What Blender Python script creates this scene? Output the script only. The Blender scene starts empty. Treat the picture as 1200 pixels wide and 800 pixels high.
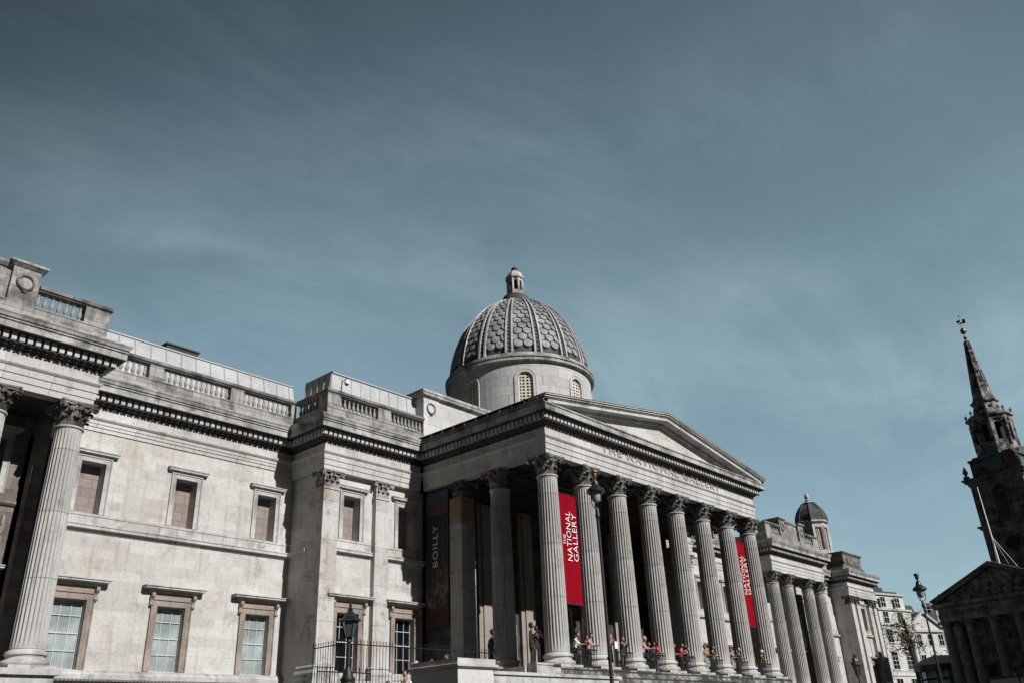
import bpy, bmesh, math, random
from math import sin, cos, pi, radians, sqrt, atan2, hypot
random.seed(7)
K = 0.8                       # everything below is laid out in column-module units; K turns them into metres
C = bpy.context.scene.collection
scene = bpy.context.scene
GROUND = -7.16
TERR = -4.1

# ------------------------------------------------------------------ mesh builder
class MB:
    def __init__(s): s.v = []; s.f = []; s.m = []; s.mi = 0; s.sm = False
    def add(s, vs, fs, mi=None):
        o = len(s.v); s.v += [tuple(p) for p in vs]
        for f in fs:
            s.f.append(tuple(i + o for i in f)); s.m.append(s.mi if mi is None else mi)
    def box(s, x0, x1, y0, y1, z0, z1, mi=None):
        s.add([(x0,y0,z0),(x1,y0,z0),(x1,y1,z0),(x0,y1,z0),(x0,y0,z1),(x1,y0,z1),(x1,y1,z1),(x0,y1,z1)],
              [(0,3,2,1),(4,5,6,7),(0,1,5,4),(1,2,6,5),(2,3,7,6),(3,0,4,7)], mi)
    def quad(s, a, b, c, d, mi=None): s.add([a,b,c,d], [(0,1,2,3)], mi)
    def sweep(s, path, prof, mi=None, closed=False):
        n = len(path); offs = []
        for i in range(n):
            def nrm(a, b):
                dx, dy = b[0]-a[0], b[1]-a[1]; L = hypot(dx, dy); return (dy/L, -dx/L)
            ns = []
            if i > 0 or closed: ns.append(nrm(path[i-1], path[i]))
            if i < n-1 or closed: ns.append(nrm(path[i], path[(i+1) % n]))
            if len(ns) == 1: m = ns[0]
            else:
                d = 1 + ns[0][0]*ns[1][0] + ns[0][1]*ns[1][1]
                m = ((ns[0][0]+ns[1][0])/d, (ns[0][1]+ns[1][1])/d)
            offs.append(m)
        k = len(prof); vs = []
        for (x, y), m in zip(path, offs):
            for o, z in prof: vs.append((x+m[0]*o, y+m[1]*o, z))
        fs = []
        for i in range(n if closed else n-1):
            j = (i+1) % n
            for a in range(k):
                b = (a+1) % k
                fs.append((i*k+a, i*k+b, j*k+b, j*k+a))
        if not closed:
            fs.append(tuple(range(k))); fs.append(tuple((n-1)*k + a for a in reversed(range(k))))
        s.add(vs, fs, mi)
    def blocks(s, path, o0, o1, z0, z1, pitch, w, mi=None, skip=0.0):
        """a row of small blocks along the outside of a path"""
        for i in range(len(path)-1):
            a, b = path[i], path[i+1]; dx, dy = b[0]-a[0], b[1]-a[1]; L = hypot(dx, dy); dx/=L; dy/=L
            nx, ny = dy, -dx
            e0 = -o1 if i > 0 else 0; e1 = L + o1 if i < len(path)-2 else L
            if i > 0:
                p_, q_ = path[i-1], path[i]; cr = (q_[0]-p_[0])*dy - (q_[1]-p_[1])*dx
                if cr < 0: e0 = o1
            if i < len(path)-2:
                q_ = path[i+2]; cr = dx*(q_[1]-b[1]) - dy*(q_[0]-b[0])
                if cr < 0: e1 = L - o1
            n = max(1, int(round((e1-e0)/pitch)))
            for j in range(n):
                c = e0 + (j+.5)*(e1-e0)/n
                x, y = a[0]+dx*c, a[1]+dy*c
                q = [(x-dx*w/2+nx*o0, y-dy*w/2+ny*o0), (x+dx*w/2+nx*o0, y+dy*w/2+ny*o0), (x+dx*w/2+nx*o1, y+dy*w/2+ny*o1), (x-dx*w/2+nx*o1, y-dy*w/2+ny*o1)]
                s.add([(p[0],p[1],z0) for p in q]+[(p[0],p[1],z1) for p in q], [(0,1,2,3),(4,7,6,5),(0,4,5,1),(1,5,6,2),(2,6,7,3),(3,7,4,0)], mi)
    def lathe(s, prof, n=24, c=(0,0), mi=None, a0=0.0, cap=True):
        k = len(prof); vs = []
        for i in range(n):
            a = a0 + 2*pi*i/n
            for r, z in prof: vs.append((c[0]+r*cos(a), c[1]+r*sin(a), z))
        fs = []
        for i in range(n):
            j = (i+1) % n
            for a in range(k-1): fs.append((i*k+a, j*k+a, j*k+a+1, i*k+a+1))
        if cap:
            if prof[0][0] > 1e-4: fs.append(tuple(i*k for i in reversed(range(n))))
            if prof[-1][0] > 1e-4: fs.append(tuple(i*k+k-1 for i in range(n)))
        s.add(vs, fs, mi)
    def tube(s, pts, rad, n=8, mi=None):
        if not hasattr(rad, '__len__'): rad = [rad]*len(pts)
        vs = []; P = [tuple(p) for p in pts]
        for i, p in enumerate(P):
            a = P[max(0,i-1)]; b = P[min(len(P)-1,i+1)]
            d = [b[k]-a[k] for k in range(3)]; L = sqrt(sum(t*t for t in d)) or 1; d = [t/L for t in d]
            u = (0,0,1) if abs(d[2]) < .9 else (1,0,0)
            e = (d[1]*u[2]-d[2]*u[1], d[2]*u[0]-d[0]*u[2], d[0]*u[1]-d[1]*u[0]); L = sqrt(sum(t*t for t in e)); e = [t/L for t in e]
            g = (d[1]*e[2]-d[2]*e[1], d[2]*e[0]-d[0]*e[2], d[0]*e[1]-d[1]*e[0])
            for j in range(n):
                t = 2*pi*j/n
                vs.append(tuple(p[k] + rad[i]*(cos(t)*e[k]+sin(t)*g[k]) for k in range(3)))
        fs = []
        for i in range(len(P)-1):
            for j in range(n):
                q = (j+1) % n; fs.append((i*n+j, i*n+q, (i+1)*n+q, (i+1)*n+j))
        fs.append(tuple(reversed(range(n)))); fs.append(tuple((len(P)-1)*n+j for j in range(n)))
        s.add(vs, fs, mi)
    def prismY(s, poly, y0, y1, mi=None):       # poly in (x,z)
        n = len(poly)
        vs = [(x,y0,z) for x,z in poly] + [(x,y1,z) for x,z in poly]
        s.add(vs, [tuple(range(n)), tuple(reversed(range(n,2*n)))] + [(i,(i+1)%n,n+(i+1)%n,n+i) for i in range(n)], mi)
    def prismX(s, poly, x0, x1, mi=None):       # poly in (y,z)
        n = len(poly)
        vs = [(x0,y,z) for y,z in poly] + [(x1,y,z) for y,z in poly]
        s.add(vs, [tuple(range(n)), tuple(reversed(range(n,2*n)))] + [(i,(i+1)%n,n+(i+1)%n,n+i) for i in range(n)], mi)
    def sphere(s, c, r, nu=10, nv=7, mi=None, sc=(1,1,1)):
        prof = [(r*sin(pi*i/nv), -r*cos(pi*i/nv)) for i in range(nv+1)]
        t = MB(); t.lathe(prof, nu, cap=False)
        s.add([(c[0]+x*sc[0], c[1]+y*sc[1], c[2]+z*sc[2]) for x,y,z in t.v], t.f, mi)
    def merge(s, o, T=None, mi=None):
        b = len(s.v); s.v += [T(p) if T else p for p in o.v]
        for f, m in zip(o.f, o.m): s.f.append(tuple(i+b for i in f)); s.m.append(m if mi is None else mi)
    def mirrored(s, cx=14.0):
        o = MB(); o.v = [(2*cx-x, y, z) for x,y,z in s.v]; o.f = [tuple(reversed(f)) for f in s.f]; o.m = list(s.m); o.sm = s.sm
        return o
    def mesh(s, name, mats, smooth=None):
        me = bpy.data.meshes.new(name); me.from_pydata(s.v, [], s.f)
        for m in (mats if isinstance(mats, (list,tuple)) else [mats]): me.materials.append(m)
        me.polygons.foreach_set('material_index', s.m)
        bm = bmesh.new(); bm.from_mesh(me); bmesh.ops.recalc_face_normals(bm, faces=bm.faces); bm.to_mesh(me); bm.free()
        if smooth if smooth is not None else s.sm:
            me.polygons.foreach_set('use_smooth', [True]*len(me.polygons))
            try: me.set_sharp_from_angle(angle=radians(38))
            except Exception: pass
        me.update(); return me

WL = {}
def wloc(o): return WL.get(o.name, (0,0,0))
def link(o, parent=None, world=(0,0,0), local=False, rz=0.0):
    C.objects.link(o)
    if parent is not None and not local:
        p = wloc(parent); o.location = (world[0]-p[0], world[1]-p[1], world[2]-p[2])
    else: o.location = world
    WL[o.name] = world
    if parent is not None: o.parent = parent
    o.rotation_euler = (0,0,rz)
    return o
def obj(name, mb, mats, parent=None, loc=(0,0,0), smooth=None, rz=0.0, label=None, local=False):
    me = mb if isinstance(mb, bpy.types.Mesh) else mb.mesh(name, mats, smooth)
    o = bpy.data.objects.new(name, me); link(o, parent, loc, local, rz)
    if label: o['label'] = label
    return o
def thing(name, loc, label, cat, group=None, rz=0.0):
    o = bpy.data.objects.new(name, None); link(o, None, loc, rz=rz)
    o['label'] = label; o['category'] = cat
    if group: o['group'] = group
    return o
def tag(o, label=None, cat=None, group=None, kind=None):
    if label: o['label'] = label
    if cat: o['category'] = cat
    if group: o['group'] = group
    if kind: o['kind'] = kind
    return o

# ------------------------------------------------------------------ materials
def nm(name):
    m = bpy.data.materials.new(name); m.use_nodes = True
    nt = m.node_tree; b = nt.nodes['Principled BSDF']; return m, nt, b
def plain(name, col, rough=.6, metal=0.0, noise=0.0, nscale=3.0, spec=None):
    m, nt, b = nm(name); b.inputs['Roughness'].default_value = rough; b.inputs['Metallic'].default_value = metal
    if spec is not None: b.inputs['Specular IOR Level'].default_value = spec
    if noise > 0:
        tc = nt.nodes.new('ShaderNodeTexCoord'); n = nt.nodes.new('ShaderNodeTexNoise'); n.inputs['Scale'].default_value = nscale; n.inputs['Detail'].default_value = 6
        r = nt.nodes.new('ShaderNodeMapRange'); r.inputs['From Min'].default_value=.3; r.inputs['From Max'].default_value=.7; r.inputs['To Min'].default_value = 1-noise; r.inputs['To Max'].default_value = 1+noise*.4
        mx = nt.nodes.new('ShaderNodeMix'); mx.data_type='RGBA'; mx.blend_type='MULTIPLY'; mx.inputs[0].default_value = 1
        mx.inputs[6].default_value = (*col,1)
        nt.links.new(tc.outputs['Object'], n.inputs['Vector']); nt.links.new(n.outputs['Fac'], r.inputs['Value']); nt.links.new(r.outputs['Result'], mx.inputs[7]); nt.links.new(mx.outputs[2], b.inputs['Base Color'])
    else: b.inputs['Base Color'].default_value = (*col,1)
    return m

def stone(name, c1, c2, joint=None, bw=1.7, bh=.56, mortar=.012, stain=(.16,.13,.10), stain_amt=.5, stain_lo=.52, stain_hi=.72, streak=.35, rough=.85, brown=0.0, bump=.25, zstain=None, jointcol=.35):
    """weathered ashlar: coursed blocks whose tone varies, noise stains and vertical rain streaks"""
    m, nt, b = nm(name); L = nt.links.new; N = nt.nodes.new
    g1 = sum(c1)/3; g2 = sum(c2)/3; c1 = tuple((t*.62+g1*.38)*.80 for t in c1); c2 = tuple((t*.62+g2*.38)*.76 for t in c2); stain = tuple(t*.7 for t in stain)
    b.inputs['Roughness'].default_value = rough; b.inputs['Specular IOR Level'].default_value = .25
    geo = N('ShaderNodeNewGeometry'); tc = N('ShaderNodeTexCoord')
    mp = N('ShaderNodeVectorMath'); mp.operation='SCALE'; mp.inputs['Scale'].default_value = 1/K; L(tc.outputs['Object'], mp.inputs[0])
    sp = N('ShaderNodeSeparateXYZ'); L(mp.outputs[0], sp.inputs[0])
    ad = N('ShaderNodeMath'); ad.operation='ADD'; L(sp.outputs['X'], ad.inputs[0]); L(sp.outputs['Y'], ad.inputs[1])
    cb = N('ShaderNodeCombineXYZ'); L(ad.outputs[0], cb.inputs['X']); L(sp.outputs['Z'], cb.inputs['Y'])
    def rgb(c): return (c[0],c[1],c[2],1)
    def mix(f, a, bcol, mode='MIX'):
        x = N('ShaderNodeMix'); x.data_type='RGBA'; x.blend_type=mode
        if isinstance(f, float): x.inputs[0].default_value=f
        else: L(f, x.inputs[0])
        if isinstance(a, tuple): x.inputs[6].default_value=a
        else: L(a, x.inputs[6])
        if isinstance(bcol, tuple): x.inputs[7].default_value=bcol
        else: L(bcol, x.inputs[7])
        return x.outputs[2]
    def noise(vec, scale, det=5, rough_=.55, dist=0):
        n = N('ShaderNodeTexNoise'); n.inputs['Scale'].default_value=scale; n.inputs['Detail'].default_value=det; n.inputs['Roughness'].default_value=rough_; n.inputs['Distortion'].default_value=dist
        L(vec, n.inputs['Vector']); return n.outputs['Fac']
    def rng(x, a, b_, c, d):
        r = N('ShaderNodeMapRange'); r.inputs['From Min'].default_value=a; r.inputs['From Max'].default_value=b_; r.inputs['To Min'].default_value=c; r.inputs['To Max'].default_value=d; L(x, r.inputs['Value']); return r.outputs['Result']
    if joint:
        br = N('ShaderNodeTexBrick'); br.inputs['Scale'].default_value=1; br.inputs['Brick Width'].default_value=bw; br.inputs['Row Height'].default_value=bh
        br.inputs['Mortar Size'].default_value=mortar; br.inputs['Mortar Smooth'].default_value=.3; br.inputs['Bias'].default_value=-.15
        br.inputs['Color1'].default_value=rgb(c1); br.inputs['Color2'].default_value=rgb(c2); br.inputs['Mortar'].default_value=rgb([t*jointcol for t in c1])
        L(cb.outputs[0], br.inputs['Vector']); col = br.outputs['Color']; jf = br.outputs['Fac']
    else:
        col = mix(rng(noise(mp.outputs[0], .7), .35,.65,0,1), rgb(c1), rgb(c2)); jf = None
    # broad tone changes
    big = noise(mp.outputs[0], .23, 4, .6)
    col = mix(rng(big, .3,.7,0,.8), col, mix(1.0, col, rgb((.84,.83,.82)), 'MULTIPLY'))
    if brown > 0:
        br2 = noise(mp.outputs[0], .33, 6, .65, .6)
        col = mix(rng(br2, .52,.64,0,brown), col, rgb((.36,.29,.225)))
    if zstain:
        zn = N('ShaderNodeMath'); zn.operation='MULTIPLY_ADD'; zn.inputs[1].default_value=7.0; L(noise(mp.outputs[0], .8, 7, .7, .5), zn.inputs[0]); L(sp.outputs['Z'], zn.inputs[2])
        col = mix(rng(zn.outputs[0], zstain+3.2, zstain+4.2, 0, .85), col, rgb((.22,.135,.065)))
    # stains
    st = noise(mp.outputs[0], .9, 9, .68, .3)
    col = mix(rng(st, stain_lo, stain_hi, 0, stain_amt), col, rgb(stain))
    # vertical streaks
    vs = N('ShaderNodeVectorMath'); vs.operation='MULTIPLY'; vs.inputs[1].default_value=(1,1,.07); L(mp.outputs[0], vs.inputs[0])
    sk = noise(vs.outputs[0], 3.2, 5, .6)
    col = mix(rng(sk, .54,.74,0,streak), col, rgb([t*1.1 for t in stain]))
    fine = noise(mp.outputs[0], 9, 6, .7)
    fr = rng(fine, .3,.7,.82,1.1)
    cc = N('ShaderNodeCombineXYZ'); L(fr, cc.inputs[0]); L(fr, cc.inputs[1]); L(fr, cc.inputs[2])
    col = mix(1.0, col, cc.outputs[0], 'MULTIPLY')
    L(col, b.inputs['Base Color'])
    bp = N('ShaderNodeBump'); bp.inputs['Strength'].default_value=bump; bp.inputs['Distance'].default_value=.03
    if jf is not None:
        hh = N('ShaderNodeMath'); hh.operation='MULTIPLY_ADD'; hh.inputs[1].default_value=-1.0; L(jf, hh.inputs[0]); L(fine, hh.inputs[2]); L(hh.outputs[0], bp.inputs['Height'])
    else: L(fine, bp.inputs['Height'])
    L(bp.outputs[0], b.inputs['Normal'])
    return m

M = {}
M['wall']   = stone('ashlar_wall', (.69,.675,.645), (.58,.555,.52), joint=True, stain=(.27,.21,.16), stain_amt=.6, stain_lo=.55, stain_hi=.74, streak=.38, brown=.42, jointcol=.84, bump=.15)
M['trim']   = stone('dressed_stone', (.68,.67,.645), (.50,.485,.46), stain=(.10,.105,.085), stain_amt=.65, stain_lo=.52, stain_hi=.68, streak=.5)
M['frieze'] = stone('entablature_stone', (.66,.655,.64), (.56,.55,.53), joint=True, bw=2.4, bh=2.9, mortar=.016, stain=(.25,.18,.14), stain_amt=.6, stain_lo=.54, stain_hi=.7, streak=.45, brown=.4)
M['cornice']= stone('cornice_stone', (.62,.61,.585), (.42,.405,.38), stain=(.06,.055,.048), stain_amt=.8, stain_lo=.48, stain_hi=.66, streak=.6)
M['soffit'] = stone('shade_black_soffit_stone', (.085,.08,.075), (.05,.047,.043), stain=(.02,.018,.016), stain_amt=.7, streak=.3)  # near-black colour paints in the deep shade under the cornices
M['sooty']  = stone('sooty_stone', (.26,.25,.235), (.17,.16,.145), joint=True, bw=2.0, bh=.5, stain=(.04,.037,.03), stain_amt=.8, stain_lo=.46, stain_hi=.62, streak=.7)
M['rail']= stone('rail_top_stone', (.34,.325,.30), (.2,.19,.175), stain=(.05,.045,.04), stain_amt=.8, stain_lo=.46, stain_hi=.64, streak=.4)
M['parapet']= stone('parapet_stone', (.47,.455,.43), (.33,.315,.29), joint=True, bw=2.2, bh=.62, stain=(.07,.065,.05), stain_amt=.75, stain_lo=.47, stain_hi=.64, streak=.7)
M['shaft']  = stone('shaft_stone', (.56,.545,.52), (.44,.425,.40), joint=True, bw=60, bh=3.3, mortar=.02, stain=(.13,.115,.10), stain_amt=.5, stain_lo=.54, stain_hi=.7, streak=.5)
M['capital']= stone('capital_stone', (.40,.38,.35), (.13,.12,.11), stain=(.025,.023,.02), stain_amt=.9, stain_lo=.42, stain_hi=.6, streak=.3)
M['pilcap'] = stone('pilaster_capital_stone', (.55,.53,.50), (.36,.34,.31), stain=(.05,.045,.04), stain_amt=.8, stain_lo=.48, stain_hi=.62, streak=.2)
M['pilaster']=stone('pilaster_stone', (.64,.635,.62), (.57,.56,.54), joint=True, bw=30, bh=2.6, mortar=.015, stain=(.25,.17,.13), stain_amt=.7, stain_lo=.53, stain_hi=.66, streak=.4, brown=.5)
M['brown']  = stone('brown_surround_stone', (.50,.395,.31), (.30,.225,.17), stain=(.12,.09,.07), stain_amt=.6, streak=.4)
M['blind']  = stone('blind_window_stone', (.36,.28,.235), (.29,.215,.18), joint=True, bw=1.1, bh=.55, stain=(.15,.10,.08), stain_amt=.4, streak=.3)
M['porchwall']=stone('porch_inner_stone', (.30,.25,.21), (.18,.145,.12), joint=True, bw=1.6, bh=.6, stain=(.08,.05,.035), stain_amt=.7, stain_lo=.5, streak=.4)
M['inner']  = stone('shade_toned_portico_stone', (.115,.11,.10), (.07,.065,.06), joint=True, bw=1.8, bh=.6, stain=(.03,.03,.028), stain_amt=.8, stain_lo=.46, stain_hi=.6, streak=.6)  # stone darkened so the portico's shade is carried in its colour
M['warm']   = stone('sun_toned_pilaster_stone', (.40,.33,.265), (.32,.26,.21), joint=True, bw=30, bh=2.4, stain=(.10,.08,.06), stain_amt=.3, streak=.3)  # paler tan paints in the sunlit patches on the portico back wall
M['anta']   = stone('anta_stone', (.46,.44,.42), (.36,.34,.32), joint=True, bw=30, bh=3.0, stain=(.12,.10,.08), stain_amt=.4, streak=.5, zstain=9.1)
M['rust']   = stone('rust_stained_stone', (.30,.20,.11), (.20,.125,.07), stain=(.05,.035,.025), stain_amt=.7, streak=.4)
M['rough']  = stone('mossy_step_stone', (.50,.48,.45), (.24,.235,.20), joint=True, bw=1.35, bh=.36, mortar=.05, stain=(.05,.05,.038), stain_amt=.92, stain_lo=.42, stain_hi=.56, streak=.5, bump=1.0, jointcol=.12)
M['drum']   = stone('drum_stone', (.68,.67,.66), (.58,.57,.56), joint=True, bw=1.5, bh=.9, mortar=.012, stain=(.25,.24,.23), stain_amt=.35, streak=.35)
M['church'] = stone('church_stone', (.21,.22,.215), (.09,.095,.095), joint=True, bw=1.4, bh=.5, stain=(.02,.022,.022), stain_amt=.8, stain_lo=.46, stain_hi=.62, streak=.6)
M['churchpale'] = stone('church_pale_stone', (.50,.49,.47), (.20,.20,.195), stain=(.02,.02,.02), stain_amt=.95, stain_lo=.40, stain_hi=.54, streak=.6)
M['spirestone'] = stone('spire_stone', (.44,.44,.42), (.26,.26,.25), stain=(.02,.02,.02), stain_amt=.9, stain_lo=.45, stain_hi=.57, streak=.5)
M['churchcol'] = stone('church_column_stone', (.24,.255,.265), (.17,.18,.185), stain=(.06,.06,.06), stain_amt=.6, streak=.5)
M['ceiling'] = plain('shade_dark_coffered_ceiling', (.035,.028,.022), .9, noise=.4)  # colour kept this dark to paint in the shade under the ceilings
M['pave']   = stone('paving_stone', (.050,.050,.050), (.034,.034,.034), stain=(.05,.05,.045), stain_amt=.5, streak=0)
M['lead']   = stone('weathered_lead', (.31,.325,.33), (.20,.21,.215), stain=(.055,.06,.06), stain_amt=.8, stain_lo=.5, stain_hi=.68, streak=.65, rough=.7)
M['scale_lead']= stone('scale_lead', (.45,.465,.47), (.30,.31,.315), stain=(.07,.075,.075), stain_amt=.75, stain_lo=.5, stain_hi=.66, streak=.7, rough=.6)
M['leadpale']= stone('pale_lead', (.64,.655,.66), (.48,.49,.495), stain=(.10,.105,.105), stain_amt=.6, streak=.5, rough=.6)
M['leaddark']= stone('dark_lead', (.12,.13,.13), (.06,.065,.065), stain=(.02,.02,.02), stain_amt=.7, streak=.4, rough=.7)
M['zinc']   = stone('zinc_sheet', (.56,.58,.60), (.46,.48,.50), stain=(.30,.31,.31), stain_amt=.35, streak=.35, rough=.5, bump=.08)
M['zincedge']= plain('zinc_seam', (.34,.36,.37), .5)
M['roofdark']= plain('dark_roof', (.03,.032,.034), .8, noise=.4)
M['glassdark']= plain('dark_window_glass', (.004,.005,.006), .12, spec=.35)
M['blinds'] = plain('drawn_blind_behind_glass', (.36,.41,.41), .22, noise=.6, nscale=.7)
M['sash']   = plain('white_painted_sash', (.46,.48,.475), .5)
M['cream']  = plain('cream_iron_lattice', (.58,.54,.44), .6, noise=.25)
M['void']   = plain('dark_interior', (.006,.006,.006), .9)
M['iron']   = plain('black_painted_iron', (.010,.011,.012), .45)
M['irong']  = plain('dark_green_painted_iron', (.012,.018,.019), .35)
M['lampglass']= plain('lamp_glass', (.30,.34,.33), .12, spec=.8)
M['lanternglass']= plain('smoky_lantern_glass', (.05,.065,.06), .1, spec=.9)
M['gilt']   = plain('gilded_metal', (.22,.165,.08), .4, metal=.8)
M['goldletter'] = plain('gilded_letters', (.42,.37,.28), .5, metal=.15, noise=.5, nscale=1.5)
M['bronze'] = plain('dull_bronze', (.16,.09,.045), .45, metal=.5)
M['red']    = plain('red_banner_cloth', (.225,.0,.008), .9, noise=.25, nscale=1.2, spec=.1)
M['white']  = plain('white_paint', (.75,.75,.73), .6)
M['stucco'] = plain('white_stucco', (.50,.49,.46), .8, noise=.18, nscale=1.0)
M['stuccog']= plain('grey_stucco_moulding', (.40,.41,.39), .8, noise=.2)
M['bricky'] = plain('brown_brick', (.20,.15,.11), .9, noise=.35)
M['slate']  = plain('dark_slate', (.035,.037,.04), .7, noise=.4)
M['greenframe']= plain('green_glazing', (.30,.40,.34), .2, noise=.6, nscale=1.5, spec=.7)
M['bark']   = plain('mottled_bark', (.20,.17,.115), .9, noise=.5, nscale=4)
M['leaf']   = plain('plane_leaf_green', (.075,.085,.03), .7, noise=.5, nscale=2)
M['leaf2']  = plain('plane_leaf_yellow', (.17,.165,.07), .7, noise=.4, nscale=2)
M['bnight'] = plain('banner_black', (.012,.011,.014), .8)
M['bdusk']  = plain('banner_dusk', (.045,.05,.085), .8, noise=.45, nscale=.8)
M['bpink']  = plain('banner_pink', (.075,.035,.04), .8, noise=.6, nscale=3)
M['bmaroon']= plain('banner_maroon', (.035,.009,.008), .8)
M['btan']   = plain('banner_tan', (.13,.07,.038), .8, noise=.5, nscale=3)
M['bpale']  = plain('banner_pale', (.17,.135,.105), .8, noise=.4, nscale=4)
M['bgrey']  = plain('banner_grey', (.03,.028,.032), .8, noise=.4, nscale=4)
def art():
    m, nt, b = nm('sombre_painting'); L = nt.links.new; N = nt.nodes.new
    tc = N('ShaderNodeTexCoord'); mp = N('ShaderNodeMapping'); mp.inputs['Scale'].default_value = (1,2.6,1.0); L(tc.outputs['Object'], mp.inputs[0])
    n = N('ShaderNodeTexNoise'); n.inputs['Scale'].default_value = 1.1; n.inputs['Detail'].default_value = 3; n.inputs['Distortion'].default_value = 1.0; L(mp.outputs[0], n.inputs[0])
    r = N('ShaderNodeValToRGB'); e = r.color_ramp.elements; e[0].position = .42; e[0].color = (.008,.007,.008,1); e[1].position = .72; e[1].color = (.20,.15,.10,1)
    for p, c in ((.50,(.02,.014,.013,1)),(.56,(.10,.045,.022,1)),(.62,(.05,.045,.05,1))):
        q = e.new(p); q.color = c
    L(n.outputs['Fac'], r.inputs[0]); L(r.outputs[0], b.inputs['Base Color']); b.inputs['Roughness'].default_value = .8; return m
M['art'] = art()
M['clock']  = plain('blue_green_clock_face', (.06,.15,.155), .5)
SKINC = plain('skin', (.33,.18,.12), .6)
SKIND = plain('tanned_skin', (.24,.12,.07), .6)
SKIN3 = plain('dark_skin', (.05,.028,.018), .6)

# ------------------------------------------------------------------ shared pieces
def shaft_mesh(name, r0, r1, h, nfl=24, per=6, mat=None, depth=.085):
    mb = MB(); zs = [0, .03, .09] + [.09 + (1-.16)*i/6 for i in range(1,7)] + [.97, 1.0]
    ns = nfl*per
    vs = []
    for zi, t in enumerate(zs):
        R = r0 + (r1-r0)*(t**1.6)
        fl = 0 if t in (0, 1.0) else (.5 if t in (.03, .97) else 1)
        for i in range(ns):
            a = 2*pi*i/ns; u = (i % per)/per
            d = depth*fl*max(0, sin(pi*min(1, u*per/(per-1))))**.7 * (R/.75) if (i % per) != 0 else 0
            vs.append(((R-d)*cos(a), (R-d)*sin(a), t*h))
    fs = []
    for k in range(len(zs)-1):
        for i in range(ns):
            j = (i+1) % ns; fs.append((k*ns+i, k*ns+j, (k+1)*ns+j, (k+1)*ns+i))
    fs.append(tuple((len(zs)-1)*ns+i for i in range(ns)))
    mb.add(vs, fs); mb.lathe([(r1+.0,h-.02),(r1+.07,h),(r1+.085,h+.05),(r1+.06,h+.1),(r1-.05,h+.11)], 32)
    return mb.mesh(name, mat or M['shaft'], False)

def base_mesh(name, r, h, mat=None):
    mb = MB()
    mb.lathe([(r*1.34,.18*h),(r*1.42,.27*h),(r*1.42,.36*h),(r*1.35,.45*h),(r*1.17,.5*h),(r*1.12,.6*h),(r*1.15,.68*h),(r*1.24,.72*h),(r*1.25,.8*h),(r*1.2,.88*h),(r*1.06,.93*h),(r*1.0,1.0*h)], 40)
    w = r*1.42; mb.box(-w,w,-w,w,0,.18*h)
    return mb.mesh(name, mat or M['trim'], True)

def leaf(mb, o, nrm, h, w, proj, curl=1.0):
    """one acanthus leaf rooted at o, bending outward along nrm, jagged sides and rolled tip"""
    tx, ty = -nrm[1], nrm[0]
    pr = [(0,0,.7),(.03,.25,.95),(.05,.5,1.08),(.16,.72,1.0),(.45,.92,.85),(.8,1.0,.66),(1.0,.93,.48),(.98,.80,.3)]
    rows = []
    for i, (d, z, ww) in enumerate(pr):
        ww = ww*w/2*(1.0 if i % 2 else .84)
        row = []
        for q, rib in ((-1,-.06),(-.55,.0),(-.25,-.035),(0,.05),(.25,-.035),(.55,0),(1,-.06)):
            dd = d*proj*curl + rib*w
            row.append((o[0]+nrm[0]*dd+tx*ww*q, o[1]+nrm[1]*dd+ty*ww*q, o[2]+z*h - abs(q)**2*.06*h))
        rows.append(row)
    vs = [p for r in rows for p in r]; n = 7; fs = []
    for i in range(len(rows)-1):
        for j in range(n-1): fs.append((i*n+j, i*n+j+1, (i+1)*n+j+1, (i+1)*n+j))
    o0 = len(vs); vs2 = [(x-nrm[0]*.05, y-nrm[1]*.05, z-.01) for x,y,z in vs]
    mb.add(vs+vs2, fs + [tuple(o0+i for i in reversed(f)) for f in fs])
def volute(mb, o, nrm, z, r, stem_from):
    """corner scroll: stem rising from the bell and a spiral"""
    pts = []
    a, b = stem_from, (o[0], o[1], z)
    for t in (0,.35,.7,1):
        pts.append((a[0]+(b[0]-a[0])*t**1.4, a[1]+(b[1]-a[1])*t**1.4, a[2]+(z+r*.9-a[2])*(t**.7)))
    for k in range(1, 11):
        t = k/10*2.6*pi; rr = r*(1-.075*k)
        pts.append((o[0]+nrm[0]*rr*sin(t), o[1]+nrm[1]*rr*sin(t), z+rr*.9*cos(t)))
    mb.tube(pts, [.035]*4+[.055]*10, 6)

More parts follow.
